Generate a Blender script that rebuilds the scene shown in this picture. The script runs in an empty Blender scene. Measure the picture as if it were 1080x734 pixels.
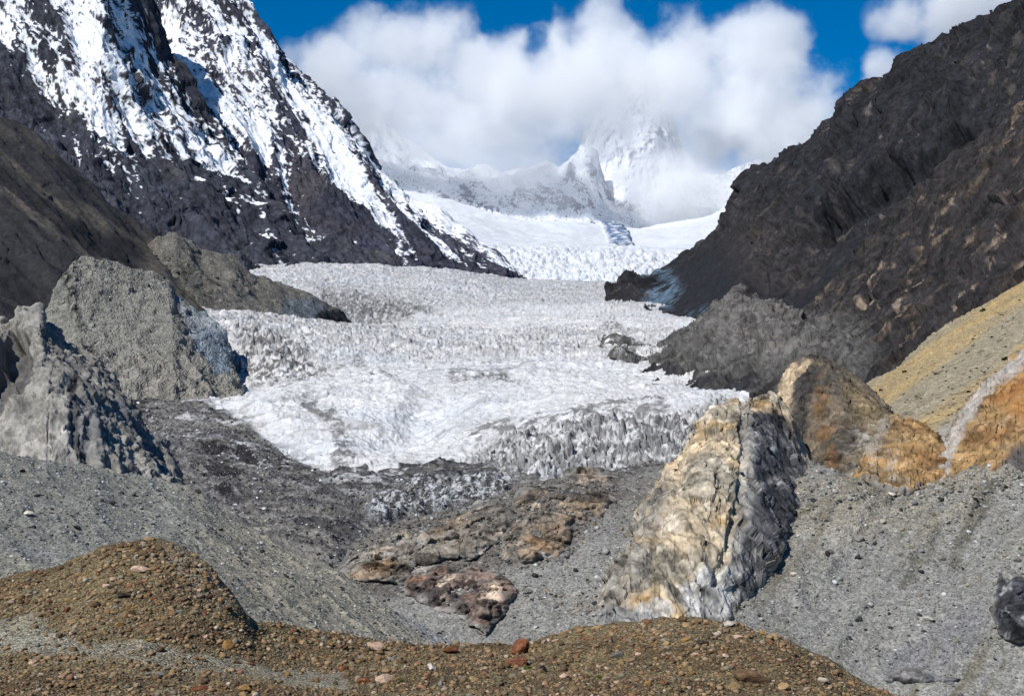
import bpy, bmesh, math, random
import numpy as np

# ------------------------------------------------------------------ basics
C = bpy.context.scene.collection
FOC, CX, HY = 1400.0, 540.0, 400.0          # focal length in photo pixels, optical axis column, eye-level row
f32 = np.float32

def S(r, g, b):
    c = np.array([r, g, b], float) / 255.0
    return np.where(c <= 0.04045, c / 12.92, ((c + 0.055) / 1.055) ** 2.4).astype(f32)

def sstep(a, b, x):
    t = np.clip((x - a) / (b - a), 0, 1)
    return t * t * (3 - 2 * t)

def mix(a, b, m):
    a = np.asarray(a, f32); b = np.asarray(b, f32)
    return a + (b - a) * np.asarray(m, f32)[:, None]

_G = np.array([[1,1,0],[-1,1,0],[1,-1,0],[-1,-1,0],[1,0,1],[-1,0,1],[1,0,-1],[-1,0,-1],
               [0,1,1],[0,-1,1],[0,1,-1],[0,-1,-1],[1,1,0],[-1,1,0],[0,-1,1],[0,-1,-1]], f32)

def hash3(ix, iy, iz, seed):
    h = (ix.astype(np.uint32) * np.uint32(374761393) + iy.astype(np.uint32) * np.uint32(668265263)
         + iz.astype(np.uint32) * np.uint32(2246822519) + np.uint32((seed * 3266489917) & 0xffffffff))
    h = (h ^ (h >> np.uint32(15))) * np.uint32(2246822519)
    h = (h ^ (h >> np.uint32(13))) * np.uint32(3266489917)
    return h ^ (h >> np.uint32(16))

def perlin(p, seed=0):
    p = np.asarray(p, np.float64)
    i = np.floor(p); fr = (p - i).astype(f32); i = i.astype(np.int64)
    w = fr * fr * fr * (fr * (fr * 6 - 15) + 10)
    out = 0
    for dx in (0, 1):
        wx = w[:, 0] if dx else 1 - w[:, 0]
        for dy in (0, 1):
            wy = w[:, 1] if dy else 1 - w[:, 1]
            for dz in (0, 1):
                wz = w[:, 2] if dz else 1 - w[:, 2]
                g = _G[hash3(i[:, 0] + dx, i[:, 1] + dy, i[:, 2] + dz, seed) & np.uint32(15)]
                d = g[:, 0] * (fr[:, 0] - dx) + g[:, 1] * (fr[:, 1] - dy) + g[:, 2] * (fr[:, 2] - dz)
                out = out + d * (wx * wy * wz)
    return out

def fbm(P, wave, octs=4, seed=0, gain=0.5, ridged=False, lac=2.07):
    """fractal noise about -1..1 with the given largest wavelength in metres; ridged: 0..1, sharp crests"""
    p = P / wave
    a, tot, out = 1.0, 0.0, 0
    for o in range(octs):
        n = perlin(p, seed + o * 17)
        n = (1 - np.abs(n) * 1.7) ** 2 if ridged else n * 1.5
        out = out + a * n; tot += a
        a *= gain; p = p * lac + 13.7
    return out / tot

def stretch(P, d, k):
    """coordinates squeezed along direction d, so noise runs out k times longer that way"""
    d = np.array(d, float); d /= np.linalg.norm(d)
    return P - np.outer(P @ d, d) * (1 - 1 / k)

def worley(xy, seed=0):
    i = np.floor(xy).astype(np.int64); fr = xy - i
    f1 = np.full(len(xy), 9.0); f2 = f1.copy(); cid = np.zeros(len(xy))
    for dx in (-1, 0, 1):
        for dy in (-1, 0, 1):
            h = hash3(i[:, 0] + dx, i[:, 1] + dy, i[:, 0] * 0, seed)
            jx = (h & np.uint32(1023)) / 1023.0; jy = ((h >> np.uint32(10)) & np.uint32(1023)) / 1023.0
            d = np.hypot(dx + jx - fr[:, 0], dy + jy - fr[:, 1])
            closer = d < f1
            f2 = np.where(closer, f1, np.minimum(f2, d))
            cid = np.where(closer, ((h >> np.uint32(20)) & np.uint32(1023)) / 1023.0, cid)
            f1 = np.where(closer, d, f1)
    return f1, f2, cid

def facet(P, size, seed=0, crack=0.0):
    """jagged broken-rock relief: space is split into cells, each cell a block with its own tilted face; about -1..1 (times size)"""
    q = P / size
    i = np.floor(q).astype(np.int64); fr = (q - i).astype(f32)
    n = len(q)
    f1 = np.full(n, 9.0, f32); f2 = f1.copy(); off = np.zeros((n, 3), f32); hid = np.zeros(n, np.uint32)
    for dx in (-1, 0, 1):
        for dy in (-1, 0, 1):
            for dz in (-1, 0, 1):
                h = hash3(i[:, 0] + dx, i[:, 1] + dy, i[:, 2] + dz, seed)
                o = np.stack([fr[:, 0] - dx - (h & np.uint32(1023)) / f32(1023), fr[:, 1] - dy - ((h >> np.uint32(10)) & np.uint32(1023)) / f32(1023),
                              fr[:, 2] - dz - ((h >> np.uint32(20)) & np.uint32(1023)) / f32(1023)], -1).astype(f32)
                d = (o * o).sum(1)
                c = d < f1
                f2 = np.where(c, f1, np.minimum(f2, d)); f1 = np.where(c, d, f1)
                off = np.where(c[:, None], o, off); hid = np.where(c, h, hid)
    h = hash3(hid.astype(np.int64), hid.astype(np.int64) * 3, hid.astype(np.int64) * 7, seed + 1)
    rv = np.stack([(h & np.uint32(1023)) / 511.5 - 1, ((h >> np.uint32(10)) & np.uint32(1023)) / 511.5 - 1, ((h >> np.uint32(20)) & np.uint32(1023)) / 511.5 - 1], -1)
    base = ((h >> np.uint32(5)) & np.uint32(255)) / 255.0 - .5
    out = (off * rv).sum(1) * 1.1 + base * .6
    if crack:
        out = out - crack * (1 - sstep(0, .12, np.sqrt(f2) - np.sqrt(f1)))
    return out * size

def rock_tone(P, s, seed, g=(.3, -.4, -.8), k=2.0, amt=1.0):
    """tone of bare rock: broken faces of differing tone, fine grain, and dark joint lines (about 1 on average)"""
    Q = stretch(P, g, k)
    a = facet(Q, 3.2 * s, seed) / (3.2 * s); b = facet(Q, 1.1 * s, seed + 3) / (1.1 * s)
    n = fbm(P, 1.0 * s, 3, seed + 5, gain=.7)
    W = P + np.stack([fbm(P, 6 * s, 2, seed + 6), fbm(P, 6 * s, 2, seed + 7), fbm(P, 6 * s, 2, seed + 8)], -1) * 1.6 * s
    j = np.abs(perlin(stretch(W, g, 3.5) / (5.0 * s), seed + 9)); j2 = np.abs(perlin(stretch(W, (.8, .3, -.3), 2.5) / (3.2 * s), seed + 11))
    joint = np.maximum(1 - sstep(.0, .05, j), .7 * (1 - sstep(.0, .05, j2)))  # joint lines, darkened for dirt and for shade inside the crack
    return np.clip(1 + amt * (.38 * a + .36 * b + .55 * n), .3, 1.9) * (1 - .5 * amt * joint), joint

def seg_dist(x, y, pts, closed=False):
    d = np.full(x.shape, 1e9)
    n = len(pts)
    for k in range(n if closed else n - 1):
        (ax, ay), (bx, by) = pts[k], pts[(k + 1) % n]
        vx, vy = bx - ax, by - ay
        t = np.clip(((x - ax) * vx + (y - ay) * vy) / (vx * vx + vy * vy + 1e-9), 0, 1)
        d = np.minimum(d, np.hypot(x - ax - t * vx, y - ay - t * vy))
    return d

def inside(x, y, pts):
    c = np.zeros(x.shape, bool)
    n = len(pts)
    for k in range(n):
        (ax, ay), (bx, by) = pts[k], pts[(k + 1) % n]
        if ay == by: continue
        c ^= ((ay > y) != (by > y)) & (x < (bx - ax) * (y - ay) / (by - ay) + ax)
    return c

def region(x, y, pts, soft=4.0):
    """1 inside the outlined patch of ground, 0 outside, with a soft edge"""
    d = seg_dist(x, y, pts, True)
    d = np.where(inside(x, y, pts), d, -d)
    return sstep(-soft, soft, d)

def streak(x, y, pts, width, soft=2.0):
    return 1 - sstep(width, width + soft, seg_dist(x, y, pts))

def pchip(K, t):
    """monotone cubic through rows K (n, nu) at fractional row positions t"""
    n = len(K); d = np.diff(K, axis=0); m = np.zeros_like(K)
    if n > 2:
        a, b = d[:-1], d[1:]
        m[1:-1] = np.where(a * b > 0, 2 * a * b / (a + b + np.where(a + b == 0, 1, 0)), 0)
    m[0], m[-1] = d[0], d[-1]
    i = np.clip(np.floor(t).astype(int), 0, n - 2); u = (t - i)[:, None]
    h00 = 2*u**3 - 3*u**2 + 1; h10 = u**3 - 2*u**2 + u; h01 = -2*u**3 + 3*u**2; h11 = u**3 - u**2
    return h00 * K[i] + h10 * m[i] + h01 * K[i + 1] + h11 * m[i + 1]

def bearing(px, py, Y):
    """a survey bearing (photo column, photo row) and a distance -> a place in the valley, in metres from the viewpoint"""
    return np.stack([(px - CX) / FOC * Y, Y, (HY - py) / FOC * Y], -1)

class Land:
    """one landform: contour lines surveyed from its foot to its crest (and down its back), skinned into a fine grid"""
    def __init__(self, rows, x0, x1, dx, counts, smooth=5, ragged={}):
        nu = int((x1 - x0) / dx) + 1
        self.px = np.linspace(x0, x1, nu)
        PY, LY = [], []
        ks = int(smooth / dx) | 1
        def sm(a):
            if ks < 3: return a
            p = np.pad(a, ks // 2, mode='edge')
            return np.convolve(p, np.ones(ks) / ks, 'valid')
        for r in rows:
            if r[0] == 'back':
                Y0 = np.exp(LY[-1]); z0 = (HY - PY[-1]) / FOC * Y0
                Y1 = Y0 + r[1]; z1 = z0 + r[2]
                PY.append(HY - z1 / Y1 * FOC); LY.append(np.log(Y1)); continue
            a = np.array(r, float); o = np.argsort(a[:, 0]); a = a[o]
            PY.append(sm(np.interp(self.px, a[:, 0], a[:, 1])))
            LY.append(sm(np.log(np.interp(self.px, a[:, 0], a[:, 2]))))
            if len(PY) - 1 in ragged:
                am, wv, sd = ragged[len(PY) - 1]
                PY[-1] = PY[-1] + am * fbm(np.stack([self.px, self.px * 0 + sd * 7.3, self.px * 0], -1), wv, 5, sd, gain=.6)
        t = [np.array([0.0])]
        for k, c in enumerate(counts): t.append(k + np.arange(1, c + 1) / c)
        t = np.concatenate(t)
        self.t = t
        Yg = np.exp(pchip(np.array(LY), t)); Zg = pchip(np.array([(HY - a) / FOC * np.exp(l) for a, l in zip(PY, LY)]), t)
        self.nv, self.nu = Yg.shape
        X = (self.px[None] - CX) / FOC * Yg
        self.P = np.stack([X, Yg, Zg], -1).reshape(-1, 3)
        self.x = np.broadcast_to(self.px[None], Yg.shape).reshape(-1).copy()
        self.y = (HY - Zg / Yg * FOC).reshape(-1)
        self.T = np.broadcast_to(t[:, None], Yg.shape).reshape(-1)
        self.Y = Yg.reshape(-1)
    def normals(self):
        G = self.P.reshape(self.nv, self.nu, 3)
        n = np.cross(np.gradient(G, axis=1), np.gradient(G, axis=0))
        n /= np.linalg.norm(n, axis=-1, keepdims=True) + 1e-12
        return n.reshape(-1, 3)
    def push(self, d, along=None):
        self.P = self.P + (self.normals() if along is None else np.array(along)) * np.asarray(d)[:, None]
    def at(self, px, py, tmax=99):
        """index of the grid point seen at a bearing"""
        q = self.P; sx = CX + q[:, 0] / q[:, 1] * FOC; sy = HY - q[:, 2] / q[:, 1] * FOC
        d = (sx - px) ** 2 + (sy - py) ** 2 + (self.T > tmax) * 1e9
        return int(np.argmin(d))

def grid_mesh(name, P, nv, nu, col, mat, keep=None):
    me = bpy.data.meshes.new(name)
    idx = np.arange(nv * nu).reshape(nv, nu)
    q = np.stack([idx[:-1, :-1], idx[:-1, 1:], idx[1:, 1:], idx[1:, :-1]], -1).reshape(-1, 4)
    if keep is not None:
        q = q[keep[q].any(1)]
        used = np.zeros(nv * nu, bool); used[q.ravel()] = True
        remap = np.cumsum(used) - 1
        q = remap[q]; P = P[used]; col = col[used]
    me.vertices.add(len(P)); me.vertices.foreach_set('co', np.ascontiguousarray(P, f32).ravel())
    me.loops.add(q.size); me.loops.foreach_set('vertex_index', q.astype(np.int32).ravel())
    me.polygons.add(len(q)); me.polygons.foreach_set('loop_start', np.arange(0, q.size, 4, dtype=np.int32))
    me.polygons.foreach_set('use_smooth', np.ones(len(q), bool))
    me.update(calc_edges=True)
    paint(me, col)
    me.materials.append(mat)
    o = bpy.data.objects.new(name, me); C.objects.link(o)
    return o

def paint(me, col):
    a = me.color_attributes.new('albedo', 'FLOAT_COLOR', 'POINT')
    rgba = np.ones((len(col), 4), f32); rgba[:, :3] = np.clip(col, 0.003, 0.92)
    a.data.foreach_set('color', rgba.ravel())

def tag(o, label, cat, kind=None, group=None):
    o['label'] = label; o['category'] = cat
    if kind: o['kind'] = kind
    if group: o['group'] = group
    return o

# ------------------------------------------------------------------ materials
def ground_mat(name, size, vary=0.25, bump=0.5, dist=None, cells=False, rough=0.95, fine=4.0, spec=0.2, detail=6):
    """albedo stored on the surface, broken up by noise of the given grain size in metres, and bumped"""
    m = bpy.data.materials.new(name); m.use_nodes = True
    nt = m.node_tree; N = nt.nodes; L = nt.links
    b = N['Principled BSDF']
    b.inputs['Roughness'].default_value = rough
    b.inputs['Specular IOR Level'].default_value = spec
    at = N.new('ShaderNodeAttribute'); at.attribute_name = 'albedo'
    tc = N.new('ShaderNodeTexCoord')
    nz = N.new('ShaderNodeTexNoise'); nz.inputs['Scale'].default_value = 1.0 / (size * fine)
    nz.inputs['Detail'].default_value = detail; nz.inputs['Roughness'].default_value = 0.65
    L.new(tc.outputs['Object'], nz.inputs['Vector'])
    val = nz.outputs['Fac']; h = nz.outputs['Fac']
    mr = N.new('ShaderNodeMapRange'); mr.inputs['From Min'].default_value = 0.3; mr.inputs['From Max'].default_value = 0.7
    mr.inputs['To Min'].default_value = 1 - vary; mr.inputs['To Max'].default_value = 1 + vary; mr.clamp = False
    L.new(val, mr.inputs['Value'])
    fac = mr.outputs['Result']
    if cells:
        vo = N.new('ShaderNodeTexVoronoi'); vo.inputs['Scale'].default_value = 1.0 / size
        L.new(tc.outputs['Object'], vo.inputs['Vector'])
        sp = N.new('ShaderNodeSeparateColor'); L.new(vo.outputs['Color'], sp.inputs['Color'])
        m2 = N.new('ShaderNodeMapRange'); m2.inputs['To Min'].default_value = 1 - vary * 1.6; m2.inputs['To Max'].default_value = 1 + vary * 1.6
        L.new(sp.outputs['Red'], m2.inputs['Value'])
        mu = N.new('ShaderNodeMath'); mu.operation = 'MULTIPLY'; L.new(fac, mu.inputs[0]); L.new(m2.outputs['Result'], mu.inputs[1])
        fac = mu.outputs[0]
        ad = N.new('ShaderNodeMath'); ad.operation = 'SUBTRACT'; L.new(nz.outputs['Fac'], ad.inputs[0]); L.new(vo.outputs['Distance'], ad.inputs[1])
        h = ad.outputs[0]
    mx = N.new('ShaderNodeVectorMath'); mx.operation = 'SCALE'
    L.new(at.outputs['Color'], mx.inputs[0]); L.new(fac, mx.inputs['Scale'])
    L.new(mx.outputs['Vector'], b.inputs['Base Color'])
    bp = N.new('ShaderNodeBump'); bp.inputs['Strength'].default_value = bump
    bp.inputs['Distance'].default_value = dist if dist else size
    L.new(h, bp.inputs['Height']); L.new(bp.outputs['Normal'], b.inputs['Normal'])
    return m
# ------------------------------------------------------------------ far: snow mountain, snow basin, far massif
M_alp = ground_mat('alpine_rock_and_snow', 5.0, vary=0.26, bump=0.8, dist=6.0)
M_far = ground_mat('far_snow', 14.0, vary=0.05, bump=0.35, dist=8.0)

def alpine(name, rows, x0, x1, dx, counts, g, snowline, seed, amp=1.0, rock=(78, 74, 84), snowy=0.0, bare=None, runs=()):
    L = Land(rows, x0, x1, dx, counts, smooth=3)
    P = L.P
    wob = np.stack([fbm(P, 500, 2, seed + 1), fbm(P, 500, 2, seed + 2), fbm(P, 500, 2, seed + 3)], -1) * 70
    Q = stretch(P + wob, g, 3.2)
    r1 = fbm(stretch(P + wob, g, 5), 330, 3, seed + 5, ridged=True, gain=.45)
    r2 = fbm(Q + wob * .5, 105, 4, seed + 6, ridged=True, gain=.55)
    Q2 = stretch(P, g, 1.6)
    r3 = fbm(Q2, 38, 4, seed + 7, gain=.6)
    fc = facet(stretch(P + wob * .3, g, 2.2), 75, seed + 40); fc2 = facet(stretch(P, g, 2.0), 24, seed + 41)
    d = amp * (84 * (r1 - .45) + 26 * (r2 - .45) + 6 * r3 + .17 * fc + .20 * fc2)
    fade = sstep(0.0, 0.25, L.T)
    L.push(d * fade)
    n = L.normals(); P = L.P
    big = fbm(P, 420, 3, seed + 9)
    mid = fbm(stretch(P, g, 5.0), 60, 4, seed + 10, gain=.6)
    sm = fbm(stretch(P, g, 2.0), 22, 3, seed + 11, gain=.6)
    sl = np.interp(L.x, [a for a, _ in snowline], [b for _, b in snowline])
    alt = np.clip((sl - L.y) / 42.0, -1.3, .66)
    chute = fbm(stretch(P + wob * .3, g, 9.0), 105, 4, seed + 12, gain=.6)
    s = 1.5 * alt + .5 * big + 2.3 * chute + 1.4 * mid + 1.7 * sm + 1.5 * fbm(stretch(P, g, 1.5), 11, 2, seed + 13) + 1.3 * (n[:, 2] - 0.6) - 1.7 * (r2 - .42) - 2.6 * (r1 - .45) + snowy
    tn, jt = rock_tone(P, 8.0 * amp, seed + 200, g, 2.5)
    c0 = tn
    wx_ = L.x + 4 * mid + 3 * sm; wy_ = L.y + 3 * mid
    for pts, wd in runs:
        s = s + 2.6 * streak(wx_, wy_, pts, wd * .6, wd) * (.75 + .7 * sm)
    if bare: s = s - 2.6 * region(L.x + 4 * mid, L.y + 4 * mid, bare, 5) * (.7 + .8 * mid)
    snow = sstep(-0.10, 0.18, s)
    tone = fbm(P, 160, 4, seed + 20)
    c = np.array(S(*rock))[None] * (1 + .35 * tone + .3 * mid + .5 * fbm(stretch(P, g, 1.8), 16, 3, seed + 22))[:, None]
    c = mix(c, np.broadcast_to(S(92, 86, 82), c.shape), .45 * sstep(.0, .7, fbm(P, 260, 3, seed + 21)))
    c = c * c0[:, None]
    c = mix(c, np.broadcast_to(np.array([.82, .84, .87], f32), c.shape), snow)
    return grid_mesh(name, L.P, L.nv, L.nu, c, M_alp)

A_crest = [(-200,-230,4500),(0,-150,4400),(60,-105,4350),(110,-60,4300),(148,-12,4560),(160,30,4520),(170,62,4480),(186,80,4440),
           (200,112,4380),(222,140,4320),(245,165,4250),(280,205,4150),(320,240,4000),(360,264,3720),(420,283,3700),(520,300,4000)]
A_mid = [(-200,60,3700),(0,120,3650),(100,170,3550),(200,225,3500),(300,272,3500),(420,290,3620),(520,303,3980)]
A_base = [(-200,340,2900),(0,340,2900),(200,315,3000),(300,300,3300),(420,296,3520),(520,308,3900)]
tag(alpine('snow_mountain', [A_base, A_mid, A_crest, ('back', 350, -420), ('back', 900, -900)], -200, 520, 1.15, [110, 250, 30, 8],
       (.52, -.45, -.90), [(-200,30),(0,62),(40,94),(90,128),(140,150),(200,165),(240,190),(300,225),(420,262),(520,280)], 11, rock=(57, 59, 67), snowy=-.72, runs=[([(78,138),(81,152),(84,170)], 2.6), ([(184,139),(192,150),(200,163)], 2.6), ([(96,108),(104,128)], 2), ([(212,184),(216,190)], 2), ([(282,250),(290,262),(298,268)], 4), ([(236,198),(252,222)], 1.6), ([(268,214),(276,236)], 1.8)]),
    'dark rock wall streaked with snow chutes rising out of the left edge', 'mountain', 'structure')

B_crest = [(60,-30,5300),(140,10,5250),(168,-5,5250),(190,-70,5350),(225,-60,5380),(252,-22,5300),(264,6,5260),(278,24,5240),(292,46,5220),(300,58,5210),(312,70,5200),
           (322,80,5190),(334,94,5150),(350,110,5120),(366,132,5080),(380,146,5050),(400,176,5000),(414,186,4980),(430,208,4930),(450,232,4880),(466,246,4850),(482,256,4820),
           (500,268,4780),(516,280,4750),(532,291,4720),(546,299,4700),(600,312,4690)]
B_mid = [(60,150,4600),(168,120,4560),(220,150,4480),(264,165,4480),(320,210,4440),(400,254,4460),(450,272,4520),(500,287,4580),(546,303,4640),(600,316,4660)]
B_base = [(60,330,4100),(200,320,4100),(300,300,4150),(420,292,4250),(500,296,4450),(546,306,4600),(600,319,4640)]
tag(alpine('snow_mountain', [B_base, B_mid, B_crest, ('back', 500, -450), ('back', 1500, -1400)], 60, 600, 1.15, [110, 250, 30, 8],
       (.50, -.42, -.90), [(60,100),(160,150),(220,168),(300,190),(350,212),(400,232),(450,248),(520,268),(600,290)], 31, amp=1.0, rock=(61, 62, 74), snowy=-.85, runs=[([(252,28),(292,84),(336,146),(380,205),(410,242),(436,280)], 8), ([(298,204),(322,232),(345,258),(356,270)], 3.5), ([(190,60),(230,110),(270,160)], 9), ([(330,110),(352,142),(376,160)], 5), ([(420,215),(450,246),(490,280)], 3), ([(312,262),(334,284)], 3), ([(405,262),(424,282)], 4)]),
    'steep snow and dark rock pyramid with a long ridge falling to the glacier', 'mountain', 'structure')

D_crest = [(425,205,6400),(450,214,6350),(466,220,6300),(480,233,6250),(492,240,6200),(505,254,6150),(520,264,6100),(535,280,6050),(550,293,6000),(580,300,5950),(640,308,5900)]
D_base = [(425,310,5600),(500,305,5600),(550,306,5700),(640,316,5700)]
tag(alpine('snow_spur', [D_base, D_crest, ('back', 300, -300), ('back', 900, -700)], 425, 640, 1.15, [130, 16, 6],
       (.5, -.4, -.75), [(425,300),(550,310),(640,320)], 51, amp=.42, rock=(96, 96, 108)),
    'snow-dusted rocky spur ridge behind the foot of the snow pyramid', 'mountain spur', 'structure')

# snow basin with the icefall at its lip
def basin():
    rows = [[(380,330,5300),(560,330,5200),(900,340,5000)],
            [(380,300,5900),(545,298,5900),(620,300,5800),(680,300,5700),(900,300,5600)],
            [(380,262,7000),(545,262,7000),(640,263,7000),(700,268,6900),(760,262,6900),(900,255,6800)],
            [(380,235,8200),(470,236,8300),(560,250,8200),(640,256,8000),(700,254,8000),(760,246,8000),(900,230,8000)],
            [(380,196,9300),(450,206,9400),(520,224,9400),(570,236,9300),(610,241,9200),(640,245,9200),(690,240,9200),(760,224,9100),(900,190,9000)],
            ('back', 300, -40)]
    L = Land(rows, 380, 900, 1.3, [20, 110, 60, 50, 6])
    P = L.P
    ice = sstep(0.7, 1.1, L.T) * (1 - sstep(1.75, 2.15, L.T))
    f1, f2, cid = worley(P[:, :2] / np.array([34., 55.]) + fbm(P, 150, 2, 3)[:, None] * .8, 4)
    L.push(60 * fbm(P, 900, 3, 61) * sstep(1.5, 3, L.T) + 14 * fbm(P, 160, 3, 62) + ice * (40 * (np.clip(f2 - f1, 0, .4) - .2) + 26 * (cid - .5) + .5 * facet(P * (1, .7, 1), 26, 68)) + 9 * fbm(stretch(P, (1, .3, 0), 3), 120, 4, 69, ridged=True) * (1 - ice), (0, 0, 1))
    c = np.broadcast_to(np.array([.60, .62, .645], f32), P.shape).copy()
    c = mix(c, np.broadcast_to(S(205, 218, 232), c.shape), .5 * sstep(.2, .9, fbm(P, 500, 4, 63)))
    c = mix(c, np.broadcast_to(S(150, 160, 172), c.shape), ice * .55 * sstep(.25, .8, fbm(P, 60, 3, 64)))
    # blue rock step standing out of the snow
    step = region(L.x + 3 * fbm(P, 90, 3, 65), L.y + 3 * fbm(P, 90, 3, 66), [(633,239),(650,240),(662,247),(668,262),(646,262),(640,250)], 1.2)
    L.push(step * 60, (0, -1, .3))
    c = mix(c, np.broadcast_to(S(88, 108, 140), c.shape), step * sstep(-.35, .1, fbm(P, 50, 3, 67)))
    return grid_mesh('snow_basin', L.P, L.nv, L.nu, c, M_far)
tag(basin(), 'wide white snow basin and broken icefall below the far peaks', 'snowfield', 'structure')

E_crest = [(380,120,11200),(430,150,11200),(470,176,11100),(490,180,11000),(510,178,11000),(530,186,11000),(548,182,10900),(560,178,10900),(575,172,10850),(590,176,10800),
           (604,166,10750),(616,158,10700),(624,156,10700),(630,166,10700),(634,186,10650),(640,212,10600),(650,225,10600),(700,232,10700)]
E_base = [(380,215,9300),(450,222,9300),(540,242,9350),(590,250,9300),(640,256,9250),(700,254,9300)]
E_mid = [(380,170,10200),(450,184,10400),(510,196,10400),(560,198,10300),(590,200,10200),(620,200,10150),(636,222,10100),(700,240,10200)]
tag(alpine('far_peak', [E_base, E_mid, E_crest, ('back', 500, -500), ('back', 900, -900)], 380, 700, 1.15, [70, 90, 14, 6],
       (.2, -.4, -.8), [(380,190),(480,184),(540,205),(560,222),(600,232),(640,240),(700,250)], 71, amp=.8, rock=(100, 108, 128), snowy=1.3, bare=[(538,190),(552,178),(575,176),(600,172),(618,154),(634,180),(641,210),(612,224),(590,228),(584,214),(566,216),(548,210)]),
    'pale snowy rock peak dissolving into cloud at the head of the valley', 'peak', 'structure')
G_crest = [(560,246,12000),(574,226,12200),(590,196,12400),(606,168,12500),(624,136,12600),(640,112,12600),(660,80,12500),(676,70,12500),(690,84,12500),(705,120,12400),(720,160,12300),(735,180,12300),(760,185,12300),(800,170,12200),(900,170,12000)]
G_base = [(560,240,10400),(700,250,10200),(900,250,9800)]
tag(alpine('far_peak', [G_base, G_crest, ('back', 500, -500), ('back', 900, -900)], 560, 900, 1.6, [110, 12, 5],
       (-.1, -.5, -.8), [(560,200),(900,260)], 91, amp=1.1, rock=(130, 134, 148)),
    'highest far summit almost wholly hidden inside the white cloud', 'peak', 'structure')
# ------------------------------------------------------------------ left flank
M_mor = ground_mat('moraine_gravel', 1.6, vary=0.20, bump=0.9, dist=1.6, cells=True)
M_talus = ground_mat('talus', 2.0, vary=0.28, bump=0.8, dist=2.0)
M_dirt = ground_mat('cemented_till', 0.9, vary=0.22, bump=0.9, dist=0.8)

def talus():
    crest = [(-200,20,1750),(0,127,1800),(30,147,1820),(60,166,1850),(100,195,1900),(120,213,1930),(150,236,2000),(170,248,2050),(200,262,2100),(230,285,2200),(260,305,2300),(345,332,2450),(370,342,2500)]
    mid = [(-200,190,1420),(0,220,1450),(60,245,1480),(120,268,1560),(170,285,1680),(230,315,1850),(300,335,2050),(370,348,2300)]
    base = [(-200,400,1080),(0,380,1120),(90,375,1180),(200,345,1450),(300,350,1850),(370,356,2250)]
    L = Land([base, mid, crest, ('back', 120, -110), ('back', 500, -500)], -200, 370, 1.25, [100, 110, 12, 6])
    P = L.P; g = (.55, -.4, -.6)
    Q = stretch(P, g, 6)
    rib = fbm(Q, 210, 3, 101, ridged=True)
    r2 = fbm(Q, 60, 3, 102, ridged=True)
    L.push((30 * (rib - .45) + 5 * (r2 - .4) + 3 * fbm(P, 40, 4, 103) + .12 * facet(stretch(P, g, 3), 18, 107)) * sstep(0, .3, L.T))
    n1 = fbm(stretch(P, g, 5), 120, 4, 104); n2 = fbm(stretch(P, g, 4), 30, 3, 105); n3 = fbm(P, 12, 3, 106)
    wx = L.x + 5 * n1; wy = L.y + 5 * n2
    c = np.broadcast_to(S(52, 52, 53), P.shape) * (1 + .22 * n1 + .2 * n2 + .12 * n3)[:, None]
    tan = np.clip(streak(wx, wy, [(-60,100),(20,172),(62,210),(110,240),(150,262),(185,282)], 3.5, 5)
                  + streak(wx, wy, [(-60,190),(10,196),(40,226),(80,258),(125,286)], 9, 8) * .85
                  + streak(wx, wy, [(0,132),(60,170),(120,216),(165,252)], 3, 5) * .35, 0, 1)
    c = mix(c, np.broadcast_to(S(92, 86, 78), c.shape) * (1 + .2 * n2[:, None]), tan * (.75 + .3 * n2))
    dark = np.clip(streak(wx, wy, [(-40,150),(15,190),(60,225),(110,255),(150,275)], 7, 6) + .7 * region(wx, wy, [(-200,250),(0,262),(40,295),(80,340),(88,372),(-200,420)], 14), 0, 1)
    c = mix(c, np.broadcast_to(S(40, 40, 42), c.shape) * (1 + .15 * n2[:, None]), dark * .85)  # dark bands are slope and cloud shade painted into the colour
    # scrubby hummock
    hum = region(wx, wy, [(140,258),(172,246),(205,262),(260,300),(330,338),(180,345)], 8)
    c = mix(c, np.broadcast_to(S(96, 90, 80), c.shape) * (1 + .3 * n3[:, None]), hum * .8)
    tn, jt = rock_tone(L.P, 4, 142, g, 4, amt=.55)
    return L, grid_mesh('talus_slope', L.P, L.nv, L.nu, c * tn[:, None], M_talus)
L_talus, o = talus()
tag(o, 'shadowed dark talus hillside with tan debris streaks below the snow mountain', 'hillside', 'structure')

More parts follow.
